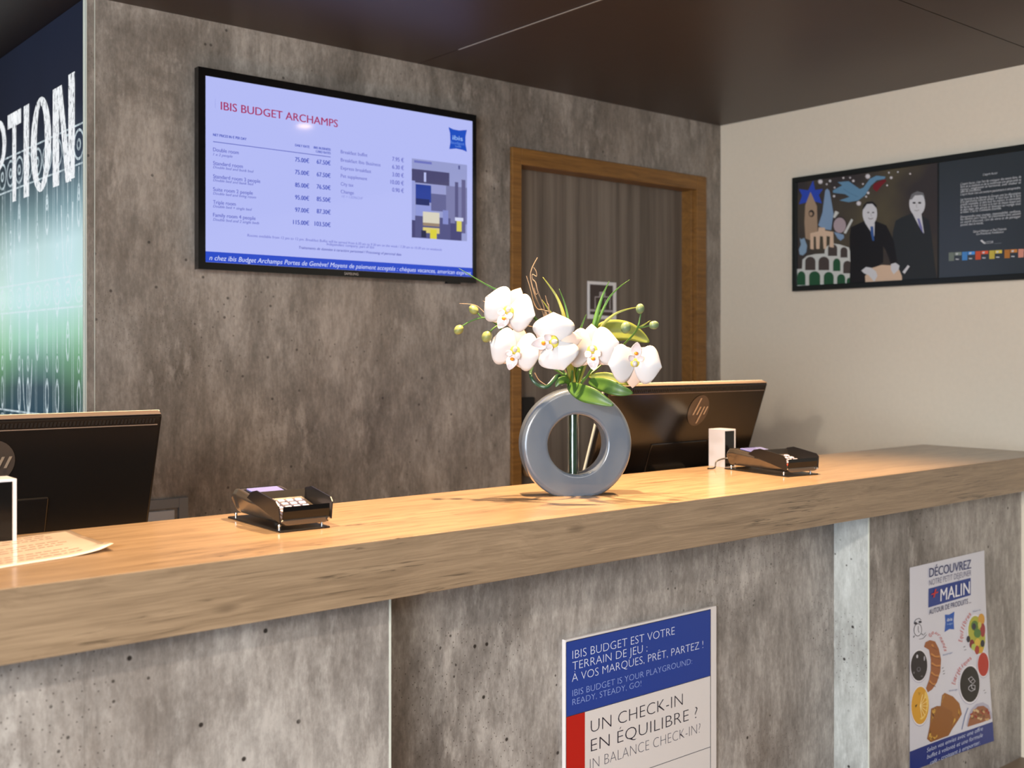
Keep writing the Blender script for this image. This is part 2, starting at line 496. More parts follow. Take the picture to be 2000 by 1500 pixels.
wn = struct('window_1', *join([boxvf((XL - .08, y - .03, .3), (XL - .02, y + .03, 2.4)) for y in (-2.57, -1.5, -.4, .67)] +
                         [boxvf((XL - .08, -2.6, z), (XL - .02, .7, z + .05)) for z in (.3, 2.35)]), M['blackm'])

# door in the back wall: casing, leaf, sign, handle
dr = empty('door_1', ((DX0 + DX1) / 2, YB, 0)); dr['kind'] = 'structure'
YD = 3.312
CW0, CW1 = .047, .062
DI0, DI1, DIZ = DX0 + CW0, DX1 - CW1, EYE + .728
box('casing_side', (DX0, YB - .012, 0), (DI0, YD + .04, DZ), M['doorwood'], dr, .003)
box('casing_side', (DI1, YB - .012, 0), (DX1, YB + .03, DZ), M['doorwood'], dr, .003)
box('door_jamb', (DI1 - .012, YB + .012, 0), (DI1 + .02, YD + .04, DIZ + .01), M['doorwood'], dr, .003)
box('casing_head', (DI0, YB - .012, DIZ), (DI1, YD + .04, DZ), M['doorwood'], dr, .003)
m = mat('striped_dark_laminate', (84, 74, 64), .42); k = NT(m)
band = k.noise(k.coords((1, 1, .012)), 17, 3, .6)
fb = k.noise(k.coords((1, 1, .03)), 120, 2, .5)
k.l(k.mix(.25, k.ramp(band, [(.36, (88, 78, 68)), (.5, (108, 97, 86)), (.64, (126, 115, 102))]), k.ramp(fb, [(.3, (80, 70, 60)), (.7, (128, 116, 104))])), k.b.inputs['Base Color'])
M['doorleaf'] = m
box('door_leaf', (DI0 - .01, YD, .01), (DI1 - .01, YD + .035, DIZ), M['doorleaf'], dr)
PD = PlaneY(YD)
p0, p1 = PD.P(1016, 776), PD.P(1042, 832)
o = obj('lock_plate', *join([boxvf((p0.x, YD - .012, p1.z), (p1.x, YD, p0.z))]), M['blackm'], dr); relax(o, .01, 3)
kb = PD.P(1022, 918)
obj('knob', *lathe([(.0, -.045), (.022, -.042), (.026, -.03), (.014, -.02), (.012, 0)], 18, 'y', (kb.x, YD, kb.z)), mat('brass_knob', (214, 176, 130), .3, .5), dr, True)
# pictogram sign
sg = empty('pictogram_sign', PD.P(1175, 590), label='small framed white and dark luggage pictogram on the door behind the orchids', cat='sign')
a, b = PD.P(1147, 549), PD.P(1202, 624)
box('plate', (a.x, YD - .005, b.z), (b.x, YD - .0005, a.z), flat((225, 222, 220)), sg)
PS = PlaneY(YD - .005)
shape(PS, [(1152, 555), (1197, 558), (1197, 618), (1152, 614)], flat((70, 60, 56)), sg, name='dark_field')
W = flat((176, 168, 166))
shapes(PS, [(W, [(1152, 604), (1197, 606), (1197, 610), (1152, 608)]), (W, stroke([(1162, 603), (1162, 580), (1191, 580), (1191, 604)], 2.2)),
            (W, stroke([(1171, 579), (1171, 571), (1181, 571), (1181, 579)], 2.4)), (W, ell(1176, 575, 4, 5)), (W, stroke([(1181, 603), (1182, 584)], 1.8))], sg, 'pictogram', e0=.0012)

# wall hatch low on the back wall
hp = onY(345, 985, YB)
ht = empty('wall_hatch', (1.33, YB, .85), label='grey metal framed white hatch low on the concrete wall beside the left monitor', cat='hatch')
hx1, hz1 = 1.4059, EYE - .4398
box('frame_side', (hx1 - .03, YB - .012, .75), (hx1, YB, hz1), M['grille'], ht, .002)
box('frame_side', (1.10 + .04, YB - .012, .75), (1.17, YB, hz1), M['grille'], ht, .002)
box('frame_top', (1.17, YB - .012, hz1 - .03), (hx1 - .03, YB, hz1), M['grille'], ht, .002)
box('frame_bottom', (1.14, YB - .012, .72), (hx1, YB, .75), M['grille'], ht, .002)
box('door_panel', (1.175, YB - .008, .755), (hx1 - .042, YB - .001, hz1 - .036), M['hatch'], ht, .002)

# ------------------------------------------------------------------ backlit mural on the return of the wall
M['mural'] = mm = bpy.data.materials.new('backlit_mural'); mm.use_nodes = True
kk = NT(mm)
tc = kk.n('ShaderNodeTexCoord'); sx = kk.n('ShaderNodeSeparateXYZ'); kk.l(tc.outputs['Object'], sx.inputs[0])
nz = kk.noise(tc.outputs['Object'], 1.3, 2)
zz = kk.math('ADD', kk.math('DIVIDE', kk.math('ADD', sx.outputs['Z'], .35), 1.4), kk.math('MULTIPLY', kk.math('SUBTRACT', nz, .5), .05))
def zf(z): return (z + .35) / 1.4
col = kk.ramp(zz, [(zf(-.33), (20, 26, 34)), (zf(-.19), (44, 70, 84)), (zf(-.11), (58, 78, 88)), (zf(-.03), (104, 142, 128)), (zf(.06), (156, 202, 184)), (zf(.17), (188, 222, 224)),
                   (zf(.34), (190, 218, 222)), (zf(.45), (122, 150, 158)), (zf(.58), (52, 64, 80)), (zf(.75), (28, 32, 48)), (zf(1.0), (22, 28, 46))])
gl = kk.math('MULTIPLY', kk.ramp(kk.noise(kk.coords((1, 1.4, .6), loc=(0, 1.1, .3)), .9, 1), [(.45, G(0)), (.6, G(1))]), .5)
col = kk.mix(gl, col, kk.ramp(zz, [(zf(-.19), (34, 52, 40)), (zf(0), (120, 176, 110)), (zf(.2), (206, 232, 214)), (zf(.5), (60, 78, 70)), (zf(.75), (14, 16, 22))]))
kk.l(col, kk.b.inputs['Emission Color']); kk.b.inputs['Emission Strength'].default_value = 1.1
kk.b.inputs['Base Color'].default_value = (.01, .01, .01, 1); kk.b.inputs['Roughness'].default_value = .6; kk.b.inputs['Specular IOR Level'].default_value = .15
mu = empty('backlit_mural', (XE, 4.4, EYE), label='backlit wall mural with white brushed lettering and iron railing drawing on left', cat='mural')
box('light_panel', (XE, YB + .012, 0), (XE + .06, 5.6, ZC - .004), M['mural'], mu)
box('edge_profile', (XE - .004, YB + .010, 0), (XE, YB + .014, ZC - .004), M['edge'], mu)
PM = PlaneX(XE)
def chalk(name, col, lo, hi, es=1.0, sc=(1, 60, 14)):
    m = bpy.data.materials.new(name); m.use_nodes = True; k = NT(m)
    k.b.inputs['Base Color'].default_value = (.02, .02, .02, 1)
    k.b.inputs['Emission Color'].default_value = s2l(col); k.b.inputs['Emission Strength'].default_value = es
    f = k.ramp(k.noise(k.coords(sc), 2.2, 5, .7, .3), [(lo, G(0)), (hi, G(1))])
    k.l(f, k.b.inputs['Alpha']); return m
CH = chalk('chalk_white', (240, 243, 246), .40, .46)
CL = chalk('line_white', (214, 230, 236), .28, .66, 1.0, (1, 20, 8))
CL2 = chalk('rail_white', (206, 226, 232), .22, .9, 1.0, (1, 12, 3))
# letters of RECEPTION, last one nearest; strokes in face coordinates (Y, Z)
def mstrip(items, name, m, e):
    V, F = [], []
    for pts in items:
        n = len(V); V += [(XE - e, y, z) for y, z in pts]; F.append(tuple(range(n, n + len(pts))))
    return obj(name, V, F, m, mu)
zb, zt = EYE + .515, EYE + .818
def letter(ch, ya, yb):
    """brush strokes of a capital between far edge ya and near edge yb (ya > yb)"""
    w = ya - yb; sw = w * .27; S = []
    Y = lambda t: ya - w * t
    def bar(t0, t1, z0, z1, d=0):
        S.append([(Y(t0), zb + (zt - zb) * z0), (Y(t1), zb + (zt - zb) * z0 + d), (Y(t1), zb + (zt - zb) * z1 + d), (Y(t0), zb + (zt - zb) * z1)])
    def ring(t0, t1, z0, z1, th, a0=0, a1=360, n=26):
        for k_ in range(n):
            q0, q1 = R(a0 + (a1 - a0) * k_ / n), R(a0 + (a1 - a0) * (k_ + 1) / n)
            cx, cz, rx, rz = (t0 + t1) / 2, (z0 + z1) / 2, (t1 - t0) / 2, (z1 - z0) / 2
            q = []
            for (a_, s_) in ((q0, 1), (q1, 1), (q1, 0), (q0, 0)):
                rr = (rx - (0 if s_ else th), rz - (0 if s_ else th * .3))
                q.append((Y(cx + rr[0] * math.cos(a_)), zb + (zt - zb) * (cz + rr[1] * math.sin(a_))))
            S.append(q)
    if ch == 'N':
        bar(0, .3, 0, 1.0); bar(.72, 1, .02, 1.06)
        S.append([(Y(.22), zt), (Y(.42), zt), (Y(.85), zb), (Y(.6), zb)])
    elif ch == 'O': ring(0, 1, 0, 1, .3)
    elif ch == 'I': bar(.15, .85, 0, 1)
    elif ch == 'T': bar(.36, .64, 0, 1); bar(0, 1, .84, 1.0)
    elif ch == 'P': bar(0, .28, 0, 1); ring(-.2, 1, .42, 1, .28, -90, 90)
    elif ch == 'E': bar(0, .28, 0, 1); bar(0, 1, .84, 1); bar(0, .8, .44, .58); bar(0, 1, 0, .15)
    elif ch == 'C': ring(0, 1.2, 0, 1, .3, 60, 300)
    elif ch == 'R': bar(0, .28, 0, 1); ring(-.2, 1, .45, 1, .28, -90, 90); S.append([(Y(.35), zb + .15), (Y(.6), zb + .15), (Y(1), zb), (Y(.72), zb)])
    return S
Ycol = lambda x: onX(x, 400, XE).y
spans = [('N', Ycol(104), Ycol(147)), ('O', Ycol(61), Ycol(101)), ('I', Ycol(45), Ycol(60)), ('T', Ycol(16), Ycol(42)), ('P', Ycol(-12), Ycol(13)),
         ('E', Ycol(-36), Ycol(-16)), ('C', Ycol(-62), Ycol(-40)), ('E', Ycol(-84), Ycol(-66)), ('R', Ycol(-108), Ycol(-88))]
for ch, ya, yb in spans:
    o = mstrip(letter(ch, ya, yb), 'lettering', CH, .0016)
# railing: uprights
bars = []
for i in range(26):
    y = 3.262 + i * .088
    for dy in (0, .014):
        bars.append([(y + dy, 0.3), (y + dy - .0035, 0.3), (y + dy - .0035, EYE + .59), (y + dy, EYE + .59)])
mstrip(bars, 'railing_bars', CL2, .0008)
def annulus(y, z, r0, r1, n=18, sz=1.0):
    return [[(y + r * math.cos(a), z + sz * r * math.sin(a)) for r, a in ((r1, R(360 / n * k)), (r1, R(360 / n * (k + 1))), (r0, R(360 / n * (k + 1))), (r0, R(360 / n * k)))] for k in range(n)]
cur = []
for zc_, r in ((EYE + .615, .052), (EYE + .185, .04), (EYE - .24, .04)):
    cur += [[(3.26, zc_ + s - .003), (5.5, zc_ + s - .003), (5.5, zc_ + s + .003), (3.26, zc_ + s + .003)] for s in (-r - .006, r + .006)]
    for i in range(18):
        y = 3.30 + i * .098
        cur += annulus(y, zc_, r * .74, r * .9) + annulus(y, zc_, r * .18, r * .36, 10)
mstrip(cur, 'scroll_bands', CL, .0011)
hang = []
for i in range(20):
    y = 3.30 + i * .098
    for zt_, ln in ((EYE + .55, .12 + .13 * (i % 3)), (EYE + .135, .10 + .17 * ((i * 2 + 1) % 3 > 0))):
        hang.append([(y - .003, zt_), (y + .003, zt_), (y + .003, zt_ - ln * .5), (y - .003, zt_ - ln * .5)])
        hang += annulus(y, zt_ - ln * .62, .008, .0125, 12, 2.2)
        hang += annulus(y, zt_ - ln, .011, .0165, 14, 3.6)
for y0_, zlo, zhi in ((3.405, EYE + .21, EYE + .45), (3.99, EYE + .21, EYE + .45), (3.80, EYE - .2, EYE - .02), (4.6, EYE + .2, EYE + .45)):
    n = 12
    for k_ in range(-n, n):
        def pt(q): 
            t = q / n; return (y0_ + .052 * math.copysign(abs(t) ** .45, t), zlo + (zhi - zlo) * abs(t) ** 1.6)
        a_, b_ = pt(k_), pt(k_ + 1)
        hang.append([(a_[0] - .004, a_[1]), (b_[0] - .004, b_[1]), (b_[0] + .004, b_[1] + .004), (a_[0] + .004, a_[1] + .004)])
mstrip(hang, 'hanging_ornaments', CL, .0013)

# ================================================================== RECEPTION DESK
ZB = ZT - TH
CX0 = -2.2
rd = empty('reception_desk', (1.5, 2.05, 0), label='grey concrete-look reception desk body with a recessed middle front', cat='desk')
obj('carcass', *join([boxvf((CX0 + .02, YP + .02, .0), (XA - .02, YK - .03, ZB)), boxvf((XA - .02, YQ + .02, 0), (XB + .02, YK - .03, ZB)),
                      boxvf((XB + .02, YP + .02, 0), (XR - .002, YK - .03, ZB))]), M['gap'], rd)
box('front_panel', (CX0, YP, 0), (XA - .004, YP + .018, ZB - .001), M['conc_desk'], rd)
box('front_panel', (XA, YQ, 0), (XB, YQ + .018, ZB - .001), M['conc_desk'], rd)
box('front_panel', (XB + .006, YP, 0), (XR - .003, YP + .018, ZB - .001), M['conc_desk'], rd)
box('return_panel', (XA - .018, YP + .002, 0), (XA, YQ, ZB - .001), M['conc_desk'], rd)
box('return_panel', (XB, YP + .003, 0), (XB + .018, YQ, ZB - .001), M['conc_lit'], rd)
sx_ = onY(163, 1300, YP).x
box('seam_strip', (sx_ - .0012, YP - .0003, 0), (sx_ + .0012, YP + .002, ZB - .001), M['conc_desk'], rd)
box('edge_band', (XA - .004, YP - .001, 0), (XA + .0006, YP + .002, ZB - .001), M['edge'], rd)
box('edge_band', (XB - .0008, YP - .0005, 0), (XB + .0035, YP + .003, ZB - .001), M['edge'], rd)
wt = box('counter_top', (CX0 - .03, YF, ZB), (XR - .002, YK, ZT), M['oak'], None, .0016, loc=(1.5, 2.0, ZB))
tag(wt, 'long thick oak counter top running across the reception desk', 'worktop')

# staff-side desk behind the counter
sd = empty('staff_desk', (1.6, 2.75, 0), label='low staff desk behind the counter carrying both monitors', cat='desk')
box('desk_top', (CX0, YK - .028, .72), (XR - .01, 3.05, .75), M['oak'], sd)
for x in (-2.0, .1, 1.9, 3.8):
    box('leg', (x, 2.98, 0), (x + .05, 3.03, .72), M['blackm'], sd)

# ================================================================== front signs
PQ = PlaneY(YQ)
SX0, SX1 = PQ.P(1097, 1247).x, PQ.P(1393, 1183).x
SZ1 = (PQ.P(1097, 1247).z + PQ.P(1393, 1183).z) / 2
SZ0 = SZ1 - (SX1 - SX0) * 1.36
si = empty('notice_board_sign', ((SX0 + SX1) / 2, YQ, SZ0), label='white blue and red notice board on the recessed desk front', cat='sign')
box('board', (SX0, YQ - .012, SZ0), (SX1, YQ - .0005, SZ1), flat((214, 208, 204)), si, .0012)
PG = PlaneY(YQ - .012)
q = PG.P
zbt = (q(1105.3, 1255.2).z + q(1387.5, 1190.6).z) / 2; zbb = (q(1106.5, 1399.2).z + q(1386.5, 1319.9).z) / 2
xl, xr_, xm = q(1105.8, 1).x, q(1387, 1).x, q(1142, 1).x
def rect(x0, z0, x1, z1, Y, m, parent, name, e=.0005):
    return obj(name, [(x0, Y - e, z0), (x1, Y - e, z0), (x1, Y - e, z1), (x0, Y - e, z1)], [(0, 1, 2, 3)], m, parent)
YG = YQ - .012
rect(xl, zbb, xr_, zbt, YG, flat((28, 58, 140)), si, 'blue_field')
rect(xl, SZ0 + .02, xm, zbb - .0012, YG, flat((176, 20, 10)), si, 'red_field')
ND = flat((30, 32, 52))
for r_ in ((xl, zbt, xr_ + .001, zbt + .0016), (xl - .0008, zbb - .0014, xr_, zbb), (xr_, SZ0 + .02, xr_ + .0016, zbt), (xl - .0012, SZ0 + .02, xl, zbt)):
    rect(*r_, YG, ND, si, 'rule', .0008)
zr = (q(1385, 1459).z + q(1267, 1500).z) / 2
rect(xm, zr - .0014, xr_, zr, YG, ND, si, 'rule', .0008)
TW, TB, TK, TG = flat((214, 220, 236)), flat((150, 170, 222)), flat((34, 34, 50)), flat((84, 84, 98))
for s, x0, y0, x1, h, m_, off in [
    ('IBIS BUDGET EST VOTRE', 1117.8, 1287.4, 1317.4, 16.6, TW, -.019), ('TERRAIN DE JEU :', 1117.8, 1309.2, 1264, 16.4, TW, -.019),
    ('\u00c0 VOS MARQUES, PR\u00caT, PARTEZ !', 1116.7, 1332.3, 1373, 16.2, TW, -.019), ('IBIS BUDGET IS YOUR PLAYGROUND:', 1117.8, 1360.2, 1351.4, 12.6, TB, -.02),
    ('READY, STEADY, GO!', 1117.8, 1377.7, 1252, 12.2, TB, -.02), ('UN CHECK-IN', 1153.6, 1431.5, 1333.2, 24.5, TK, -.018),
    ('EN \u00c9QUILIBRE ?', 1153.8, 1468.6, 1361.8, 24.5, TK, -.018), ('IN BALANCE CHECK-IN?', 1152, 1503, 1367.5, 21, TG, -.024)]:
    text(PG, s, x0, y0, x1, h, m_, si, offset=off)

# breakfast poster, right block: a sheet whose lower right lifts off the panel
Y0 = YP - .0015
PP = PlaneY(Y0)
PX0, PW = PP.P(1776.6, 1110).x, PP.P(1922.4, 1074).x - PP.P(1776.6, 1110).x
PZ1 = (PP.P(1776.6, 1110).z + PP.P(1922.4, 1074).z) / 2
PH = PZ1 - PP.P(1779, 1507).z
def ab(x, y):
    a, b = .5, .5
    for _ in range(12):
        xl_, xr2 = 1776.6 + 2.4 * b, 1922.4 + 20.6 * b
        a = (x - xl_) / (xr2 - xl_)
        yt, yb_ = 1110 - 36 * a, 1507 - 55 * a
        b = (y - yt) / (yb_ - yt)
    return a, b
def lift(a, b):
    b = max(b, 0); a = max(min(a, 1), 0)
    return .0335 * a ** 1.4 * b ** 1.2 + .004 * math.sin(a * 9 + 1) * math.sin(math.pi * min(b, 1)) * a + .0002
class PaperP:
    def P(s, x, y, e=0):
        a, b = ab(x, y); return s.Q(a, b, e)
    def Q(s, a, b, e=0):
        return Vector((PX0 + PW * a, Y0 - lift(a, b) - e, PZ1 - PH * b))
PPo = PaperP()
po = empty('breakfast_poster', (PX0 + PW / 2, YP, PZ1 - PH), label='curling breakfast poster with food photos taped on the right desk block', cat='poster')
def sheet(name, b0, b1, m, e, na=10, nb=12):
    V = [PPo.Q(i / na, b0 + (b1 - b0) * j / nb, e) for j in range(nb + 1) for i in range(na + 1)]
    F = [(j * (na + 1) + i, j * (na + 1) + i + 1, (j + 1) * (na + 1) + i + 1, (j + 1) * (na + 1) + i) for j in range(nb) for i in range(na)]
    return obj(name, V, F, m, po, True)
sheet('sheet', 0, 1, flat((206, 206, 214), .3), 0)
sheet('blue_band', .9, 1, flat((24, 48, 120), .3), .0004, 10, 4)
def ptext(s, x0, y0, x1, y1, h, m_, shear=0, off=0.0, e=.0028, name='lettering'):
    """text whose baseline runs between two poster points"""
    V, F = glyphs(s, shear, off)
    mn = min(v[0] for v in V); mx = max(v[0] for v in V)
    n = math.hypot(x1 - x0, y1 - y0); dx, dy = (x1 - x0) / n, (y1 - y0) / n
    out = []
    for v in V:
        t = (v[0] - mn) / (mx - mn) * n; hh = v[1] / _cap * h
        out.append(PPo.P(x0 + dx * t + (dy * hh if abs(dy) > .45 else 0), y0 + dy * t - hh * (1 if abs(dy) <= .45 else dx), e))
    return obj(name, out, F, m_, po)
Z = lambda x, y: (1740 + x / 3.3346, 1050 + y / 3.3333)
NB, RD = flat((30, 44, 104)), flat((196, 44, 36))
ptext('D\u00c9COUVREZ', *Z(238, 262), *Z(512, 200), 17.5, NB, 0, .012)
ptext('NOTRE PETIT D\u00c9JEUNER', *Z(238, 317), *Z(512, 248), 11.5, flat((60, 62, 110)), 0, -.012)
shapes(PPo, [(flat((28, 56, 130)), [Z(238, 337), Z(330, 312), Z(420, 288), Z(512, 264), Z(512, 378), Z(420, 407), Z(330, 434), Z(238, 460)])], po, 'blue_label', e0=.0010)
ptext('+', *Z(252, 412), *Z(298, 396), 22, RD, .3, .02)
ptext('MALIN', *Z(312, 420), *Z(503, 366), 24, flat((226, 226, 232)), 0, .012)
ptext('AUTOUR DE PRODUITS ...', *Z(240, 506), *Z(512, 428), 10, NB, 0, .006)
bl = [(flat((30, 84, 168)), [Z(347, 508), Z(375, 508), Z(408, 488), Z(404, 545), Z(408, 605), Z(378, 603), Z(347, 622), Z(352, 560)])]
shapes(PPo, bl, po, 'cushion_logo', e0=.0010)
ptext('ibis', *Z(358, 553), *Z(392, 545), 6.5, flat((220, 230, 240)))
ptext('budget', *Z(358, 576), *Z(396, 569), 3.6, flat((150, 180, 220)))
dk = flat((44, 42, 58))
it = []
for pts in ([ell(*Z(173, 603), 7.6, 12.6, 22)]): it.append((dk, pts))
it.append((flat((206, 206, 214), .3), ell(*Z(173, 603), 6.6, 11.4, 22)))
it.append((dk, stroke([Z(175, 578), Z(174, 603), Z(181, 622)], 1)))
it += [(dk, ell(*Z(158, 560), 3, 2.4)), (dk, ell(*Z(186, 552), 3, 2.4)), (dk, stroke([Z(150, 555), Z(160, 535), Z(180, 528), Z(192, 540)], 1)),
       (dk, stroke([Z(152, 640), Z(145, 652)], 1.4)), (dk, stroke([Z(195, 628), Z(203, 636)], 1.4)), (dk, stroke([Z(180, 664), Z(205, 660), Z(228, 634)], .8)), (dk, stroke([Z(205, 640), Z(222, 620)], .7))]
shapes(PPo, it, po, 'clock_drawing', e0=.0010, de=.00008)
def curved(s, pts, h, m_):
    """letters along a polyline of poster points"""
    L = [0]
    for a_, b_ in zip(pts, pts[1:]): L.append(L[-1] + math.hypot(b_[0] - a_[0], b_[1] - a_[1]))
    n = len(s)
    def pos(t):
        t *= L[-1]
        for i in range(len(pts) - 1):
            if t <= L[i + 1] or i == len(pts) - 2:
                u = (t - L[i]) / (L[i + 1] - L[i]); a_, b_ = pts[i], pts[i + 1]
                return a_[0] + (b_[0] - a_[0]) * u, a_[1] + (b_[1] - a_[1]) * u, math.atan2(b_[1] - a_[1], b_[0] - a_[0])
    VV, FF = [], []
    for i, chh in enumerate(s):
        V, F = glyphs(chh, .3, 0)
        mn = min(v[0] for v in V); mx = max(v[0] for v in V)
        x, y, a = pos((i + .1) / n); wd = L[-1] / n * .85
        k0 = len(VV)
        for v in V:
            t = (v[0] - mn) / max(mx - mn, .2) * wd; hh = v[1] / _cap * h
            VV.append(PPo.P(x + math.cos(a) * t + math.sin(a) * hh, y + math.sin(a) * t - math.cos(a) * hh, .0028))
        FF += [tuple(j + k0 for j in f) for f in F]
    obj('lettering', VV, FF, m_, po)
RS = flat((190, 70, 70))
curved('Gourmands', [Z(250, 655), Z(275, 625), Z(305, 650), Z(330, 700), Z(345, 752)], 6.5, RS)
curved('Equilibres', [Z(455, 690), Z(462, 620), Z(480, 560), Z(515, 500)], 7, RS)
curved('Energ\u00e9tiques', [Z(415, 970), Z(425, 920), Z(455, 860), Z(520, 795)], 7, RS)
BG = flat((110, 130, 170))
for s_, a_, b_ in (('Melanin mix', Z(525, 492), Z(582, 478)), ('Boulanger', Z(335, 778), Z(398, 760)), ('Energy', Z(378, 1012), Z(430, 1002))):
    ptext(s_, *a_, *b_, 3.2, BG)
WH, SH = flat((222, 220, 224)), flat((176, 174, 190))
def bowl(c, rx, ry, col, rim=1.12):
    x, y = Z(*c); rx /= 3.33; ry /= 3.33
    return [(SH, ell(x, y + 1.0, rx * (rim + .03), ry * (rim + .03), 26)), (WH, ell(x, y, rx * rim, ry * rim, 26)), (flat(col), ell(x, y, rx, ry, 26))]
it = bowl((183, 836), 52, 98, (24, 22, 30), 1.08)
for cx, cy, rx, ry, c_ in ((170, 775, 6, 12, (190, 190, 196)), (215, 790, 4, 16, (180, 180, 190)), (180, 860, 13, 16, (90, 90, 100)), (180, 858, 8, 10, (26, 24, 30)), (150, 880, 4, 8, (110, 110, 116)), (200, 905, 8, 5, (90, 90, 96))):
    it.append((flat(c_), ell(*Z(cx, cy), rx / 3.33, ry / 3.33, 12)))
shapes(PPo, it, po, 'jam_bowl_print', e0=.0010, de=.00006)
cr = [Z(*p) for p in ((213, 715), (222, 685), (250, 672), (285, 682), (310, 730), (326, 800), (322, 880), (300, 950), (268, 995), (240, 1012), (228, 985), (248, 930), (258, 870), (258, 800), (245, 735))]
it = [(flat((150, 88, 46)), cr)]
for a_, b_ in (((262, 700), (300, 720)), ((258, 760), (318, 780)), ((262, 820), (322, 840)), ((260, 880), (312, 905)), ((248, 935), (290, 960))):
    it.append((flat((190, 128, 66)), stroke([Z(*a_), Z((a_[0] + b_[0]) / 2, (a_[1] + b_[1]) / 2 + 12), Z(*b_)], 3.2)))
    it.append((flat((112, 60, 30)), stroke([Z(a_[0], a_[1] + 16), Z(b_[0], b_[1] + 18)], 1.1)))
shapes(PPo, it, po, 'croissant_print', e0=.0010, de=.00006)
it = bowl((192, 1095), 56, 122, (206, 152, 44), 1.07)
it += [(flat((226, 190, 96)), ell(*Z(207, 1095), 36 / 3.33, 92 / 3.33, 20, .1, -80, 100))]
for k_ in range(7):
    a_ = R(-70 + k_ * 24); it.append((flat((240, 222, 160)), stroke([Z(190, 1098), Z(190 + 48 * math.cos(a_), 1098 + 80 * math.sin(a_))], .9)))
it += [(flat((60, 50, 30)), stroke([Z(160, 1095), Z(172, 1085), Z(162, 1105)], 1.0)), (flat((110, 80, 30)), stroke([Z(180, 1008), Z(184, 1028), Z(190, 1010)], .8))]
shapes(PPo, it, po, 'juice_print', e0=.0010, de=.00006)
# marbled cake slices
mb = mat('marbled_cake', (196, 150, 60), .5); k = NT(mb)
k.l(k.ramp(k.noise(k.coords((1, .01, 1)), 34, 3, .5, 2.2), [(.42, (96, 52, 28)), (.48, (196, 148, 60)), (.54, (206, 164, 76)), (.6, (104, 60, 30))]), k.b.inputs['Base Color'])
shapes(PPo, [(flat((150, 96, 44)), [Z(*p) for p in ((335, 1035), (352, 1020), (405, 1045), (445, 1090), (462, 1160), (440, 1200), (415, 1190), (325, 1110))]),
             (mb, [Z(*p) for p in ((340, 1045), (356, 1030), (400, 1050), (436, 1095), (450, 1155), (430, 1190), (330, 1100))]),
             (flat((140, 88, 40)), [Z(*p) for p in ((262, 1120), (300, 1104), (370, 1108), (425, 1150), (440, 1200), (400, 1260), (378, 1300), (262, 1338), (238, 1315), (255, 1230))]),
             (mb, [Z(*p) for p in ((270, 1128), (300, 1114), (366, 1118), (412, 1155), (424, 1200), (388, 1255), (366, 1292), (264, 1326), (248, 1308), (264, 1230))])], po, 'cake_print', e0=.0010, de=.00006)
# fruit salad
it = [(WH, ell(*Z(556, 640), 66 / 3.33, 136 / 3.33, 26, -.14)), (flat((170, 170, 60)), ell(*Z(558, 640), 60 / 3.33, 126 / 3.33, 26, -.14))]
fr = [(590, 540, 26, 40, (206, 150, 50)), (540, 580, 26, 34, (84, 120, 50)), (600, 610, 20, 46, (150, 40, 44)), (535, 585, 14, 22, (36, 40, 60)), (560, 630, 26, 30, (76, 120, 56)), (497, 668, 12, 22, (30, 32, 50)),
      (598, 698, 16, 24, (28, 30, 48)), (520, 700, 16, 30, (120, 30, 36)), (560, 690, 22, 26, (214, 180, 70)), (532, 720, 16, 22, (170, 190, 90)), (556, 740, 16, 30, (160, 50, 36)), (586, 740, 16, 22, (210, 160, 40)), (575, 575, 14, 20, (196, 190, 90))]
for cx, cy, rx, ry, c_ in fr: it.append((flat(c_), ell(*Z(cx, cy), rx / 3.33, ry / 3.33, 12)))
shapes(PPo, it, po, 'fruit_print', e0=.0010, de=.00005)
shapes(PPo, bowl((604, 836), 42, 78, (176, 44, 30), 1.1), po, 'red_bowl_print', e0=.0010, de=.00006)
it = bowl((512, 965), 64, 118, (26, 28, 28), 1.09)
for pts in (((500, 930), (520, 915), (532, 930), (512, 950), (500, 930)), ((512, 950), (530, 962), (545, 945), (532, 930)), ((502, 985), (520, 968), (544, 975), (544, 1000), (520, 1012), (502, 1000), (502, 985)), ((520, 968), (522, 992), (544, 1000))):
    it.append((flat((214, 214, 220)), stroke([Z(*p) for p in pts], .9)))
shapes(PPo, it, po, 'coffee_print', e0=.0010, de=.00006)
it = [(SH, [Z(*p) for p in ((492, 1240), (500, 1190), (520, 1130), (555, 1095), (600, 1085), (640, 1105), (664, 1160), (668, 1192), (600, 1216))]),
      (flat((150, 96, 66)), [Z(*p) for p in ((498, 1246), (508, 1195), (530, 1145), (565, 1112), (605, 1108), (638, 1130), (652, 1170), (655, 1196), (600, 1216))])]
r2 = random.Random(3)
for k_ in range(26):
    it.append((flat(r2.choice([(196, 160, 110), (150, 50, 40), (206, 176, 130), (120, 84, 50)])), ell(*Z(r2.uniform(520, 640), r2.uniform(1135, 1200)), 2.2, 3.2, 7, r2.random() * 3)))
shapes(PPo, it, po, 'muesli_print', e0=.0010, de=.00004)
it = []
for c_ in ((332, 860), (338, 880), (340, 898), (604, 1010), (612, 1026), (466, 722), (472, 742)): it.append((dk, stroke([Z(*c_), Z(c_[0] + 12, c_[1] - 6)], .9)))
it.append((flat((96, 110, 150)), stroke([Z(462, 1262), Z(482, 1170), Z(500, 1120)], 1.4)))
shapes(PPo, it, po, 'dashes_print', e0=.0010, de=.00006)['kind'] = 'stuff'
LB = flat((190, 200, 226))
ptext('Selon vos envies avec une offre', *Z(234, 1402), *Z(597, 1268), 8, LB, .2)
ptext('buffet \u00e0 volont\u00e9 et une formule', *Z(236, 1445), *Z(597, 1310), 8, LB, .2)
ptext('caf\u00e9 - croissant \u00e0 emporter.', *Z(256, 1484), *Z(580, 1358), 8, LB, .2)

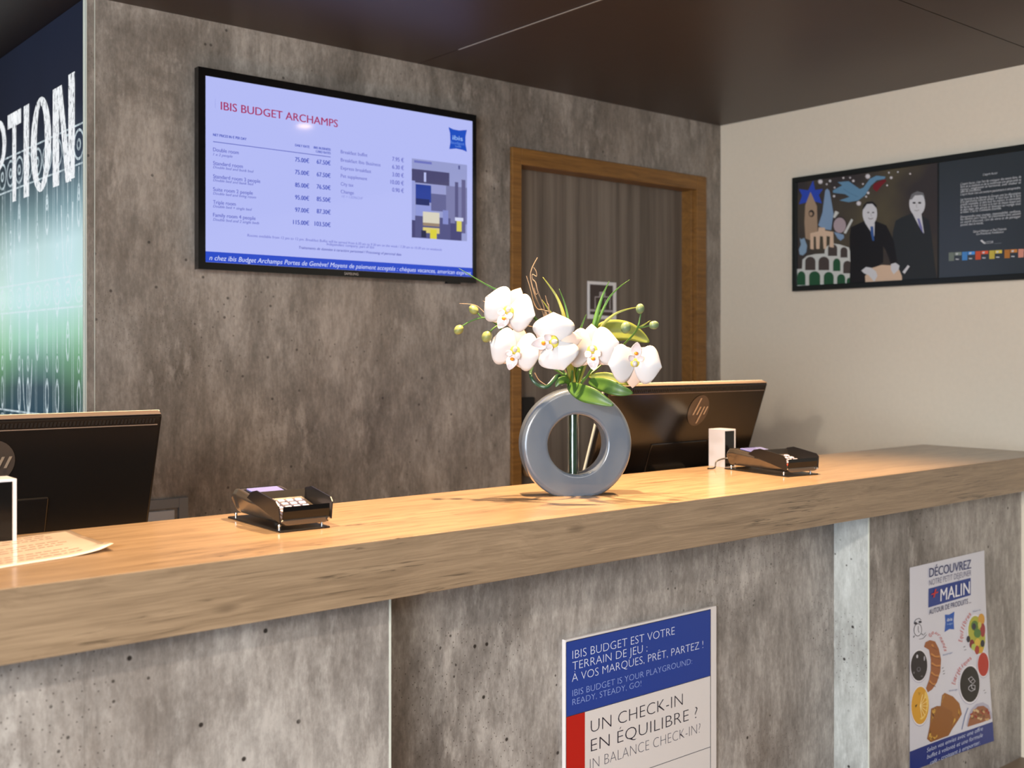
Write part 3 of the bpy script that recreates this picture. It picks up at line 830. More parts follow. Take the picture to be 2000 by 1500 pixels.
# ================================================================== TELEVISION
YT = YB - .06
PT = PlaneY(YT)
tv = empty('television', (1.95, YB, EYE + .26), label='wall-mounted black television showing a pale blue price list', cat='television')
tx0, tx1, tz0, tz1 = 1.4166, 2.489, EYE + .2577, EYE + .874
bz = .0225
sx0, sx1, sz0, sz1 = 1.4396, 2.4725, EYE + .2800, EYE + .8495
V, F = join([boxvf((tx0, YT, sz1), (tx1, YT + .028, tz1)), boxvf((tx0, YT, tz0), (tx1, YT + .028, sz0)),
             boxvf((tx0, YT, sz0), (sx0, YT + .028, sz1)), boxvf((sx1, YT, sz0), (tx1, YT + .028, sz1))])
obj('bezel', V, F, M['black'], tv)
box('back_cover', (tx0 + .01, YT + .012, tz0 + .01), (tx1 - .01, YB - .012, tz1 - .01), M['blackm'], tv, .006)
box('wall_bracket', (1.75, YB - .012, EYE + .4), (2.15, YB, EYE + .7), M['blackm'], tv)
box('sensor', (2.36, YT + .004, tz0 - .006), (2.42, YT + .02, tz0), M['black'], tv)
SCR = glow((180, 187, 245)); YSr = YT + .003
scr = box('screen', (sx0, YSr, sz0), (sx1, YT + .011, sz1), SCR, tv)
PC = PlaneY(YSr)
T = lambda x, y: (380 + x / 3.409, 120 + y / 3.409)
def ttext(s, x0, y0, x1, h, col, shear=0, off=0.0, parent=None):
    off += .014
    a = T(x0, y0); text(PC, s, a[0], a[1], T(x1, y0)[0], h / 3.409, glow(col), parent or scr, e=.0012, shear=shear, offset=off)
ttext('IBIS BUDGET ARCHAMPS', 173, 321, 953, 53, (164, 46, 96))
rect(PC.P(*T(136, 250)).x, PC.P(*T(136, 312)).z, PC.P(*T(138, 250)).x, PC.P(*T(136, 250)).z, YSr, glow((150, 158, 225)), scr, 'rule', .001)
DB, GB = (44, 66, 176), (104, 110, 190)
ttext('NET PRICES IN \u20ac PER DAY', 122, 496, 345, 17, DB, 0, .02)
zl = PC.P(*T(122, 534)).z
rect(PC.P(*T(122, 533)).x, zl - .0012, PC.P(*T(905, 630)).x, zl + .0012, YSr, glow((96, 104, 190)), scr, 'rule', .001)
ttext('DAILY RATE', 668, 565, 765, 16, DB, 0, .02)
ttext('IBIS BUSINESS', 792, 580, 905, 15, DB, 0, .02)
ttext('CARD RATES', 806, 606, 905, 15, DB, 0, .02)
rows = [('Double room', 598, 293, '1 x 2 people', 626, 252, '75.00\u20ac', 668, 666, '67.50\u20ac', 812, 681),
        ('Standard room', 688, 320, 'Double bed and bunk bed', 711, 392, '75.00\u20ac', 668, 750, '67.50\u20ac', 812, 765),
        ('Standard room 3 people', 776, 437, 'Double bed and bunk bed', 798, 392, '85.00\u20ac', 668, 835, '76.50\u20ac', 812, 847),
        ('Suite room 2 people', 862, 387, 'Double bed and living room', 886, 408, '95.00\u20ac', 668, 918, '85.50\u20ac', 812, 929),
        ('Triple room', 948, 273, 'Double bed + single bed', 972, 380, '97.00\u20ac', 668, 1001, '87.30\u20ac', 812, 1011),
        ('Family room 4 people', 1033, 405, 'Double bed and 2 single beds', 1060, 430, '115.00\u20ac', 655, 1083, '103.50\u20ac', 798, 1094)]
for n_, y1, e1, s_, y2, e2, p1_, xa, ya, p2_, xb_, yb2 in rows:
    ttext(n_, 122, y1, e1, 25, (92, 98, 186)); ttext(s_, 122, y2, e2, 18, GB, .25)
    ttext(p1_, xa, ya, 762, 29, DB, 0, .01); ttext(p2_, xb_, yb2, 905, 29, DB, 0, .01)
for s_, y_, e_, v_, xv, yv in [('Breakfast buffet', 612, 1150, '7.95 \u20ac', 1315, 662), ('Breakfast Ibis Business', 666, 1237, '6.30 \u20ac', 1315, 714), ('Express breakfast', 719, 1175, '3.00 \u20ac', 1315, 765),
                           ('Pet supplement', 772, 1148, '10.00 \u20ac', 1303, 815), ('City tax', 826, 1057, '0.90 \u20ac', 1315, 867), ('Change', 877, 1060, None, 0, 0)]:
    ttext(s_, 972, y_, e_, 23, (110, 114, 194))
    if v_: ttext(v_, xv, yv, 1392, 27, (88, 92, 184))
ttext('1\u20ac = 1.0296CHF', 978, 906, 1120, 16, (140, 146, 214), .25)
ttext('Rooms available from 12 pm to 12 pm. Breakfast Buffet will be served from 6.30 am to 9.30 am on the week / 7.30 am to 10.30 am on weekends', 350, 1166, 1645, 18, (120, 124, 202), .1)
ttext('Independent company, part of Ibis', 878, 1224, 1195, 18, (120, 124, 202), .1)
ttext('Traitements de donn\u00e9es \u00e0 caract\u00e8re personnel / Processing of personal data', 693, 1247, 1375, 18, (84, 88, 172), .25)
zbt_ = PC.P(*T(78, 1264)).z
rect(sx0, sz0 + .0005, sx1, zbt_, YSr, glow((34, 72, 198)), scr, 'ticker_band', .0008)
zt_end = zbt_
V, F = glyphs('n chez ibis Budget Archamps Portes de Gen\u00e8ve! Moyens de paiement accept\u00e9s : ch\u00e8ques vacances, american express', .25, .004)
mn = min(v[0] for v in V); mx = max(v[0] for v in V)
A_ = PC.P(*T(97, 1322)); B_ = PC.P(*T(1838, 1322)); hh = PC.P(*T(97, 1290)).z - A_.z
obj('lettering', [(A_.x + (B_.x - A_.x) * (v[0] - mn) / (mx - mn), YSr - .0014, A_.z + hh * v[1] / _cap) for v in V], F, glow((206, 214, 246)), scr)
# cushion logo
lg = [T(*p) for p in ((1690, 437), (1720, 452), (1760, 460), (1812, 456), (1803, 500), (1803, 550), (1812, 602), (1785, 590), (1740, 580), (1695, 584), (1702, 540), (1700, 480))]
shapes(PC, [(glow((30, 78, 190)), lg)], scr, 'cushion_logo', e0=.001)
ttext('ibis', 1716, 520, 1785, 30, (150, 186, 240)); ttext('budget', 1706, 547, 1796, 20, (90, 130, 216)); ttext('hotel', 1735, 568, 1772, 9, (120, 160, 226))
# picture inset
def quad(x0, y0, x1, y1):   # follows the inset's slope
    def Y(x, t): 
        top = 645 + (x - 1445) * .122; bot = 1172 + (x - 1445) * .068
        return top + (bot - top) * t
    X = lambda s: 1445 + 368 * s
    return [T(X(x0), Y(X(x0), y0)), T(X(x1), Y(X(x1), y0)), T(X(x1), Y(X(x1), y1)), T(X(x0), Y(X(x0), y1))]
it = [(glow((150, 156, 206)), quad(0, 0, 1, 1)), (glow((74, 72, 112)), quad(0, .13, .68, .30)), (glow((186, 192, 240)), quad(.22, .16, .26, .28)),
      (glow((150, 158, 216)), quad(0, .28, .06, .8)), (glow((34, 60, 150)), quad(.07, .32, .35, .54)), (glow((26, 40, 100)), quad(.07, .5, .32, .58)), (glow((140, 150, 214)), quad(.07, .58, .4, .72)),
      (glow((150, 154, 206)), quad(.35, .30, .6, .42)), (glow((96, 98, 146)), quad(.35, .42, .62, .64)), (glow((120, 122, 168)), quad(.62, .3, 1, .78)), (glow((84, 84, 130)), quad(.78, .24, .84, .78)), (glow((96, 94, 140)), quad(.9, .2, .97, .9)),
      (glow((66, 66, 116)), quad(0, .78, .9, 1)), (glow((78, 80, 130)), quad(.06, .72, .7, 1)), (glow((130, 138, 200)), quad(.56, .62, .66, .8)), (glow((214, 208, 190)), quad(.2, .66, .5, .80)), (glow((150, 130, 110)), quad(.2, .80, .5, .84)),
      (glow((216, 200, 120)), quad(.2, .86, .5, .93)), (glow((216, 206, 60)), quad(.33, .88, .45, 1.0)), (glow((28, 34, 70)), quad(.17, .9, .26, .99)), (glow((216, 206, 90)), quad(.81, .74, .9, .88)), (glow((206, 210, 240)), quad(.78, .7, .93, .745)),
      (glow((110, 116, 190)), quad(.04, .02, .36, .05)), (glow((80, 84, 140)), quad(.84, .02, .87, .07))]
shapes(PC, it, scr, 'inset_picture', e0=.001, de=.00004)
text(PT, 'SAMSUNG', T(997, 1)[0], T(997, 1420)[1], T(1090, 1)[0], 5.0, flat((176, 168, 160)), tv, e=.0006)

# ================================================================== FRAMED PICTURE, right wall
XP = XR - .022
PR = PlaneX(XP)
fy1 = PR.P(1549.3, 343).y; fz1 = (PR.P(1549.3, 343).z + PR.P(2000, 288).z) / 2; fz0 = (PR.P(1550, 565).z + PR.P(2000, 551).z) / 2
fy0 = fy1 - (fy1 - PR.P(1835, 400).y) * 2.02
fr_ = empty('framed_picture', (XR, (fy0 + fy1) / 2, fz0), label='wide black-framed collage picture with text half, on the beige wall', cat='picture')
bw = .022
box('backing', (XP + .002, fy0 + .005, fz0 + .005), (XR - .001, fy1 - .005, fz1 - .005), M['blackm'], fr_)
FB = mat('black_satin_frame', (20, 24, 22), .35)
for nm, a_, b_ in (('frame_top', (fy0, fz1 - bw), (fy1, fz1)), ('frame_bottom', (fy0, fz0), (fy1, fz0 + bw)), ('frame_side', (fy1 - bw, fz0 + bw), (fy1, fz1 - bw)), ('frame_side', (fy0, fz0 + bw), (fy0 + bw, fz1 - bw))):
    box(nm, (XP - .010, a_[0], a_[1]), (XR - .001, b_[0], b_[1]), FB, fr_, .0015)
def rx(y0, z0, y1, z1, m_, parent, name, e):
    return obj(name, [(XP - e, y0, z0), (XP - e, y0, z1), (XP - e, y1, z1), (XP - e, y1, z0)], [(0, 1, 2, 3)], m_, parent)
ym = PR.P(1834, 400).y
cv = mat('canvas_brown_black', (58, 52, 50), .5); k = NT(cv)
k.l(k.mix(k.math('MULTIPLY', k.ramp(k.noise(k.coords((1, 1, 1), loc=(.3, .2, 0)), 3.0, 3), [(.45, G(0)), (.7, G(1))]), .7), s2l((54, 49, 49)), s2l((92, 84, 60))), k.b.inputs['Base Color'])
rx(ym + .004, fz0 + bw, fy1 - bw, fz1 - bw, cv, fr_, 'collage_field', .0012)
rx(fy0 + bw, fz0 + bw, ym, fz1 - bw, flat((52, 58, 62), .25), fr_, 'text_field', .0012)
box('divider', (XP - .004, ym - .001, fz0 + bw), (XP - .001, ym + .004, fz1 - bw), FB, fr_)
A = lambda x, y: (1550 + x / 5.555, 300 + y / 5.555)
AP = lambda *p: [A(*q_) for q_ in p]
cB, cT, cC, cL = flat((44, 72, 172)), flat((160, 136, 112)), flat((124, 150, 178)), flat((96, 136, 164))
cW, cP, cG = flat((196, 198, 192)), flat((206, 178, 152)), flat((34, 80, 52))
it = [(cB, AP((215, 290), (235, 395), (320, 385), (275, 450), (310, 540), (230, 520), (190, 470), (140, 530), (60, 550), (95, 455), (60, 385), (160, 400))),
      (cT, AP((185, 415), (255, 570), (262, 850), (180, 940), (130, 920), (120, 745), (128, 560))), (flat((40, 36, 36)), ell(*A(196, 650), 5.6, 7, 16)), (cT, ell(*A(190, 655), 3.2, 4, 12)), 
      (cC, AP((345, 400), (368, 380), (392, 405), (435, 650), (410, 830), (330, 820), (270, 780), (315, 640))),
      (cW, AP((455, 620), (495, 640), (450, 700), (430, 690))), (flat((50, 42, 44)), ell(*A(500, 775), 14.2, 17.2, 22)), (flat((164, 148, 152)), ell(*A(503, 778), 12.2, 15, 22)),
      (cW, AP((628, 708), (648, 722), (570, 870), (545, 860))), (cC, AP((440, 850), (545, 880), (550, 915), (512, 945), (480, 920))),
      (flat((130, 156, 178)), AP((68, 915), (85, 930), (118, 915), (130, 950), (150, 1000), (140, 1070), (105, 1105), (68, 1095), (60, 1040), (82, 985))),
      (cL, AP((430, 400), (530, 345), (480, 310), (600, 300), (720, 385), (760, 370), (830, 275), (900, 240), (1000, 250), (990, 275), (905, 290), (840, 350), (780, 450), (700, 510), (600, 528), (500, 508), (610, 470), (560, 440), (430, 425))),
      (flat((70, 108, 134)), stroke(AP((540, 380), (610, 430), (700, 470)), .8)), (flat((112, 30, 38)), AP((870, 330), (990, 275), (1010, 300), (960, 345), (905, 415), (862, 380)))]
for x, y, r_ in ((293, 305, 30), (398, 297, 17), (362, 333, 12), (543, 265, 13), (616, 262, 12), (651, 297, 17), (448, 370, 12), (442, 462, 16), (808, 248, 32), (755, 330, 12), (812, 427, 18), (790, 467, 13), (710, 540, 30), (1062, 262, 18), (1037, 208, 12), (1135, 200, 11), (1268, 220, 12), (1018, 345, 12), (1425, 962, 7), (1497, 1170, 11)):
    pts = []
    for k_ in range(16):
        q = 2 * math.pi * k_ / 16; rr = r_ * (1 if k_ % 2 == 0 else .62) / 5.555
        pts.append((A(x, y)[0] + rr * math.cos(q), A(x, y)[1] + rr * math.sin(q)))
    it.append((flat((206, 202, 204)), pts))
# arcade
it.append((cW, AP((35, 1255), (95, 1250), (100, 1150), (150, 1110), (240, 1090), (340, 1085), (345, 1020), (420, 975), (500, 985), (605, 1020), (630, 1120), (632, 1300), (600, 1435), (30, 1435))))
cD = flat((70, 62, 58))
for x, y, w_, h_, c_ in ((427, 1045, 50, 66, cD), (550, 1070, 38, 58, cD), (185, 1190, 56, 75, cD), (332, 1190, 58, 75, cD), (472, 1205, 40, 70, cG), (588, 1230, 46, 70, cD), (88, 1350, 44, 78, cG), (232, 1352, 60, 80, cG), (385, 1358, 54, 78, cG), (520, 1370, 44, 66, cG), (606, 1395, 26, 50, cG)):
    it.append((c_, [A(x - w_, y + h_), A(x - w_, y - h_ * .25)] + [A(x - w_ * math.cos(R(180 * j / 8)), y - h_ * .25 - h_ * .7 * math.sin(R(180 * j / 8))) for j in range(1, 8)] + [A(x + w_, y - h_ * .25), A(x + w_, y + h_)]))
it += [(cP, AP((275, 800), (345, 805), (345, 835), (435, 850), (440, 1020), (395, 1015), (398, 900), (362, 895), (360, 1030), (330, 1035), (322, 900), (290, 895), (285, 1035), (250, 1035), (245, 900), (222, 900), (222, 1040), (185, 1035), (185, 865), (270, 845)))]
# two suited figures, faces without likeness
cS1, cS2, cF, cH = flat((22, 22, 24)), flat((38, 42, 44)), flat((200, 200, 202)), flat((26, 24, 26))
it += [(cS2, AP((1285, 650), (1180, 690), (1110, 730), (1080, 860), (1075, 1100), (1110, 1420), (1560, 1410), (1500, 900), (1470, 720), (1400, 680))),
       (cF, ell(*A(1345, 545), 15.6, 23.5, 22)), (flat((110, 110, 112)), AP((1262, 500), (1285, 440), (1345, 408), (1410, 425), (1432, 480), (1400, 450), (1320, 455), (1285, 500))),
       (cH, ell(*A(1312, 535), 3.4, 1.8, 10)), (cH, ell(*A(1372, 535), 3.4, 1.8, 10)), (flat((150, 150, 152)), stroke(AP((1340, 545), (1335, 580), (1350, 585)), .9)), (flat((120, 110, 110)), stroke(AP((1315, 615), (1340, 622), (1365, 612)), 1)),
       (cF, AP((1290, 640), (1390, 650), (1420, 870), (1365, 790))), (flat((112, 112, 160)), AP((1345, 705), (1370, 705), (1400, 800), (1410, 868), (1370, 800))),
       (cS1, AP((775, 730), (690, 770), (625, 800), (612, 900), (620, 1200), (610, 1430), (790, 1430), (880, 1240), (975, 1180), (975, 1000), (1010, 1060), (1060, 1200), (1130, 1170), (1090, 940), (1010, 780), (900, 735))),
       (cF, ell(*A(832, 650), 14.2, 23, 22)), (cH, AP((748, 620), (762, 560), (800, 525), (860, 520), (905, 560), (900, 590), (860, 545), (800, 548), (765, 600))),
       (cH, ell(*A(815, 640), 2.4, 1.2, 8)), (cH, ell(*A(868, 640), 2.4, 1.2, 8)), (flat((150, 150, 152)), stroke(AP((845, 645), (845, 675), (855, 678)), .9)), (flat((96, 80, 80)), stroke(AP((815, 700), (840, 712), (868, 700)), 1.2)),
       (cF, AP((775, 745), (860, 770), (885, 750), (880, 900), (850, 860))), (flat((50, 84, 140)), AP((838, 790), (868, 790), (880, 945), (860, 945), (842, 860))),
       (cP, AP((785, 1415), (780, 1330), (860, 1240), (960, 1208), (1080, 1215), (1150, 1260), (1180, 1330), (1180, 1410))),
       (cF, AP((740, 1270), (790, 1230), (850, 1240), (900, 1280), (915, 1330), (880, 1390), (820, 1320), (770, 1300))), (cF, AP((1060, 1200), (1110, 1185), (1155, 1215), (1145, 1260), (1090, 1310), (1060, 1260))),
       (cF, AP((1185, 1285), (1245, 1210), (1265, 1225), (1210, 1305)))]
shapes(PR, it, fr_, 'collage_print', e0=.0014, de=.00003)
Bz = lambda x, y: (1830 + x / 5.553, 290 + y / 5.555)
WT = flat((196, 198, 200))
def ftext(s, x0, y0, x1, h=26, m_=WT):
    a_ = Bz(x0, y0); text(PR, s, a_[0], a_[1], Bz(x1, y0)[0], h / 5.555, m_, fr_, e=.0016, shear=.2)
ftext("L'esprit Accor", 500, 296, 660, 24)
L_ = [("L'esprit Accor, c'est l'art de conjuguer des savoir-faire, de", 400, 915), ("faire de la tradition et de la modernit\u00e9 une g\u00e9n\u00e9rosit\u00e9 et", 430, 915), ("rigueur, imagination et harmonie, avec chaleur et", 458, 915), ("sens de l'excellence.", 482, 480),
      ("L'esprit Accor c'est une aventure passionnante \u00e0 entreprendre.", 512, 910), ("Les hommes et les femmes du Groupe sont les d\u00e9positaires", 568, 910), ("d'un patrimoine culturel unique. A nous tous de le faire", 594, 912), ("grandir ensemble, et dans tous les m\u00e9tiers, la convivialit\u00e9,", 622, 912), ("les fa\u00e7ons de r\u00eaver, le coeur et la main de chaque \u00e9quipe sont", 650, 912),
      ("le plus beau des atouts et donnent au voyage tout", 678, 912), ("sa valeur. C'est ici. Continuons ensemble.", 704, 700), ("Entreprendre avec courage, responsabilit\u00e9, confiance,", 756, 910), ("les chemins vers l'avenir, et transmettre avec passion", 782, 910), ("un esprit d'accueil, l'art de vivre et de partager", 812, 910), ("partout dans le monde.", 842, 505)]
for s_, y_, x1_ in L_: ftext(s_, 257, y_, x1_)
ftext('G\u00e9rard P\u00e9lisson et Paul Dubrule', 395, 915, 755, 24); ftext('Co-Pr\u00e9sidents Fondateurs', 430, 940, 725, 24)
ftext('ACCOR', 510, 1036, 612, 26); ftext('hospitality', 622, 1036, 705, 10, flat((120, 124, 128)))
it = [(WT, [Bz(*p) for p in ((470, 1000), (490, 990), (512, 1010), (530, 1038), (505, 1030))])]
for x0, c_ in ((130, (110, 120, 110)), (275, (70, 130, 190)), (420, (196, 80, 50)), (570, (190, 170, 70)), (735, (170, 110, 50)), (885, (206, 140, 120)), (1035, (120, 160, 120)), (1185, (160, 100, 160))):
    sl = -.05
    f_ = lambda x, y: Bz(x, y + sl * (x - 130))
    it += [(flat(c_), [f_(x0, 1130), f_(x0 + 58, 1130), f_(x0 + 58, 1222), f_(x0, 1222)]), (flat(tuple(min(255, int(v * 1.15)) for v in c_)), [f_(x0 + 64, 1130), f_(x0 + 138, 1130), f_(x0 + 138, 1165), f_(x0 + 64, 1165)]),
           (WT, [f_(x0 + 76, 1140), f_(x0 + 104, 1138), f_(x0 + 96, 1160), f_(x0 + 78, 1158)]), (WT, stroke([f_(x0 + 74, 1205), f_(x0 + 110, 1208)], 2.0))]
shapes(PR, it, fr_, 'stamp_row', e0=.0016, de=.00003)

# ================================================================== VASE
bf = onZ(1128, 968.5, ZT)
tocam = Vector((-bf.x, -bf.y, 0)).normalized(); rt = Vector((SY, -CY, 0))
th_ = R(13); nv = (tocam * math.cos(th_) + rt * math.sin(th_)).normalized(); tv_ = Vector((0, 0, 1)).cross(nv)   # horizontal tangent
TK_ = .066; RO, RI, CUT = .1385, .074, .1262
vc = bf - nv * (TK_ / 2 - .004); vc.z = ZT + CUT
prof = []
def arc(cx, cy, r, a0, a1, n=4): return [(cx + r * math.cos(R(a0 + (a1 - a0) * i / n)), cy + r * math.sin(R(a0 + (a1 - a0) * i / n))) for i in range(n + 1)]
hw = TK_ / 2
prof = arc(RO - .012, hw - .012, .012, 0, 90) + [(RO - .0145, hw), (RI + .0105, hw)] + arc(RI + .008, hw - .008, .008, 90, 180) + arc(RI + .008, -hw + .008, .008, 180, 270) + [(RI + .0105, -hw), (RO - .0145, -hw)] + arc(RO - .012, -hw + .012, .012, 270, 360)
NV = 96; V = []; F = []
for k_ in range(NV):
    q = 2 * math.pi * k_ / NV
    dirv = tv_ * math.cos(q) + Vector((0, 0, 1)) * math.sin(q)
    for r_, h in prof:
        p = dirv * r_ + nv * h
        if p.z < -CUT: p.z = -CUT
        V.append(vc + p)
n = len(prof)
for k_ in range(NV):
    for i in range(n):
        F.append((k_ * n + i, k_ * n + (i + 1) % n, ((k_ + 1) % NV) * n + (i + 1) % n, ((k_ + 1) % NV) * n + i))
va = empty('ring_vase', (vc.x, vc.y, ZT), label='grey-blue ceramic ring vase with flat base on the counter, holding the orchids', cat='vase')
obj('ring_body', V, F, M['vase'], va, True)
# glass tube in the hole
tc_ = vc + tv_ * -.0 ; tcx = at(1119.5, 860, (vc - Vector((0, 0, EYE))).dot(Vector((CY, SY, 0))))
tcx.z = vc.z
tubev = []
def openlathe(r0, r1, z0, z1, c, n=28):
    V = []
    for r_, z in ((r1, z0), (r1, z1), (r0, z1), (r0, z0)):
        for k_ in range(n):
            q = 2 * math.pi * k_ / n; V.append((c.x + r_ * math.cos(q), c.y + r_ * math.sin(q), c.z + z))
    F = [(i * n + k_, i * n + (k_ + 1) % n, ((i + 1) % 4) * n + (k_ + 1) % n, ((i + 1) % 4) * n + k_) for i in range(4) for k_ in range(n)]
    return V, F
obj('glass_tube', *openlathe(.0128, .0142, -.0755, .0755, tcx), M['glass'], va, True)

# ================================================================== ORCHIDS
D0 = 2.62
oc = empty('orchid_arrangement', (vc.x, vc.y, ZT + .2), label='artificial white orchids with buds, grass blades and twigs standing in the ring vase', cat='flowers')
obj('stem_bundle', *tube([(tcx.x, tcx.y, vc.z + t_) for t_ in (-.0745, -.0735, -.07, -.03, .03, .07, .076)], .0098, 22), M['stemtube'], oc, True)

def petal_mesh(L, Wd, cup=.2, curl=.15, tip=.0, nu=16, nv=10, wav=0.0, ph=0):
    """petal from the origin along +y, width along x, facing +z"""
    V = []
    for i in range(nu + 1):
        u = (1 - math.cos(math.pi * i / nu)) / 2
        hwid = Wd / 2 * max(math.sin(math.pi * min(1, (u * .99 + .006)) ** (1.12 - tip * .5)), 0.0) ** (.52)
        if tip: hwid *= (1 - tip * max(0, u - .5) ** 1.2)
        for j in range(nv + 1):
            s = j / nv * 2 - 1
            x = hwid * s
            y = L * (u - .10 * s * s * u * (1 - tip))
            z = -cup * Wd * s * s * .25 * math.sin(math.pi * u) + curl * L * (math.sin(u * 2.4) * .5 - u * u * .5) + wav * math.sin(s * 4 + ph + u * 3) * u
            V.append(Vector((x, y, z)))
    F = [(i * (nv + 1) + j, i * (nv + 1) + j + 1, (i + 1) * (nv + 1) + j + 1, (i + 1) * (nv + 1) + j) for i in range(nu) for j in range(nv)]
    return V, F
def place(V, Mx, c): return [Vector(c) + Mx @ Vector(v) for v in V]
def flower(px, py, d, roll, size, tilt_r=0, tilt_u=0, seed=0, petals=None, lip=True):
    c = at(px, py, d)
    z = (Vector((0, 0, EYE)) - c).normalized()
    z = (z + Vector((SY, -CY, 0)) * tilt_r + Vector((0, 0, 1)) * tilt_u).normalized()
    x = Vector((0, 0, 1)).cross(z).normalized(); y = z.cross(x)
    B = Matrix((x, y, z)).transposed()
    B = B @ Matrix.Rotation(R(roll), 3, 'Z')
    f = empty('flower', c); f.parent = oc; f.location = c - Vector(oc.location)
    rr = random.Random(seed)
    def add(nm, V, F, m_, ang, tilt=0, lz=0, sol=.0007):
        R1 = Matrix.Rotation(R(ang), 3, 'Z') @ Matrix.Rotation(R(tilt), 3, 'X')
        VV = place([R1 @ Vector(v) + Vector((0, 0, lz)) for v in V], B, c)
        o = obj(nm, VV, F, m_, f, True)
        if sol: relax(o, 0, solid=sol)
    s = size
    for ang, L, W_, t in (petals or ((0, .058, .046, 0), (125, .056, .042, 0), (-125, .056, .042, 0))):
        V, F = petal_mesh(L * s, W_ * s, .3, .25, .45); add('sepal', V, F, M['sepal'], ang + rr.uniform(-4, 4), t, -.003)
    for ang in (82, -82):
        V, F = petal_mesh(.062 * s, .088 * s, .35, .3, 0, wav=.0016, ph=rr.random() * 6); add('petal', V, F, M['petal'], ang + rr.uniform(-5, 5), rr.uniform(2, 14), .001)
    # column and throat
    V, F = ellipsoid((0, .002, .008), (.0055 * s, .007 * s, .009 * s)); obj('column', place(V, B, c), F, M['petal'], f, True)
    V, F = ellipsoid((0, 0, .005), (.015 * s, .010 * s, .0040 * s)); obj('throat', place(V, B, c), F, M['yellow'], f, True)
    if lip:
        V, F = petal_mesh(.038 * s, .027 * s, -.5, -.35, .5, 10, 8); V = [Vector((v.x * (1 + .6 * max(0, (v.y / (.038 * s) - .82)) * 5), v.y, v.z)) for v in V]
        V = [v + Vector((0, .010 * s, 0)) for v in V]
        add('lip', V, F, M['lip'], 180, 12, .008)
        for sg_ in (-1, 1):
            V, F = petal_mesh(.019 * s, .016 * s, -.6, -.3, .2, 8, 6); V = [v + Vector((0, .008 * s, 0)) for v in V]; add('side_lobe', V, F, M['lip'], 180 + sg_ * 46, 30, .008)
        V, F = ellipsoid((0, -.021 * s, .0165), (.0046 * s, .0040 * s, .003)); obj('callus', place(V, B, c), F, M['orange'], f, True)
    return f
flower(994, 607, 2.60, -22, 1.05, -.25, .15, 1)
flower(1007, 684, 2.63, -14, 1.04, -.2, .0, 2)
flower(1082, 668, 2.56, -82, 1.12, -.1, .05, 3)
flower(1157, 683, 2.60, 4, 1.06, .0, .05, 4)
flower(1239, 708, 2.58, 176, 1.04, .15, -.05, 5)

def stem(name, pts, r0, r1, m_, d=D0, n=7, sub=5, parent=oc):
    P = [at(p[0], p[1], p[2] if len(p) > 2 else d) for p in pts]
    P = smoothpath(P, sub); rr = [r0 + (r1 - r0) * i / (len(P) - 1) for i in range(len(P))]
    return obj(name, *tube(P, rr, n), m_, parent, True)
def blade(pts, wid, m_, d=D0, name='grass_blade', prof=None):
    P = smoothpath([at(p[0], p[1], p[2] if len(p) > 2 else d) for p in pts], 6)
    V, F = [], []; N = len(P) - 1
    for i, p in enumerate(P):
        t = (P[min(i + 1, N)] - P[max(i - 1, 0)]).normalized()
        vd = (p - Vector((0, 0, EYE))).normalized(); s = t.cross(vd).normalized(); u = i / N
        w_ = wid * (prof(u) if prof else (.12 + .88 * min(1, (1 - u) * 2.2 + .05)) * (1 if u > .1 else .8)) / 2
        if not prof: w_ = wid / 2 * min(1, (1 - u) * 1.6 + .06)
        V += [p - s * w_, p - vd * -.0012 * (1 if wid < .02 else 2.5), p + s * w_]
    for i in range(N):
        F += [(3 * i, 3 * i + 1, 3 * i + 4, 3 * i + 3), (3 * i + 1, 3 * i + 2, 3 * i + 5, 3 * i + 4)]
    o = obj(name, V, F, m_, oc, True); relax(o, 0, solid=.0005); return o
base = (1118, 752, 2.68)
blade([(1112, 748, 2.68), (1060, 640, 2.66), (1000, 583, 2.66), (950, 556, 2.66), (896, 524, 2.66)], .007, M['grass'])
blade([(1116, 745, 2.68), (1107, 645, 2.66), (1090, 585, 2.66), (1060, 541, 2.66)], .010, M['grassy'])
blade([(1118, 745, 2.68), (1113, 650, 2.65), (1105, 600, 2.65), (1092, 564, 2.65)], .0065, M['grass'])
blade([(1114, 745, 2.68), (1092, 640, 2.66), (1072, 605, 2.66), (1058, 585, 2.66)], .006, M['grassy'])
blade([(1122, 745, 2.68), (1130, 660, 2.66), (1137, 635, 2.66), (1145, 614, 2.66)], .007, M['grass'])
blade([(1126, 745, 2.68), (1156, 650, 2.66), (1168, 605, 2.66), (1178, 575, 2.66), (1190, 549, 2.66)], .011, M['grass'])
blade([(1128, 745, 2.68), (1160, 650, 2.67), (1185, 590, 2.67), (1205, 565, 2.67), (1230, 546, 2.67)], .006, M['grass'])
blade([(1122, 750, 2.68), (1115, 700, 2.62), (1117, 660, 2.62), (1117, 628, 2.62)], .009, M['grassy'])
# bud sprigs
def bud(px, py, r, m_, d, dirpx):
    c = at(px, py, d); a = (at(px + dirpx[0], py + dirpx[1], d) - c).normalized()
    Mx = a.to_track_quat('Z', 'Y').to_matrix()
    V, F = ellipsoid((0, 0, 0), (1, .92, 1.12), None, 16, 10)
    V = [Vector((v.x * (1 + .06 * math.cos(3 * math.atan2(v.y, v.x))), v.y * (1 + .06 * math.cos(3 * math.atan2(v.y, v.x))), v.z)) * r for v in V]
    obj('bud', place(V, Mx, c), F, m_, oc, True)
px2m = D0 / FPX
stem('bud_stem', [(1104, 735, 2.68), (1040, 690, 2.68), (990, 655, 2.66), (972, 635, 2.64), (955, 623, 2.62), (940, 621, 2.62), (920, 627, 2.62), (903, 637, 2.62)], .0032, .0018, M['stem'])
stem('bud_stem', [(941, 621, 2.62), (935, 614, 2.62), (930, 608, 2.62)], .002, .0018, M['stem'])
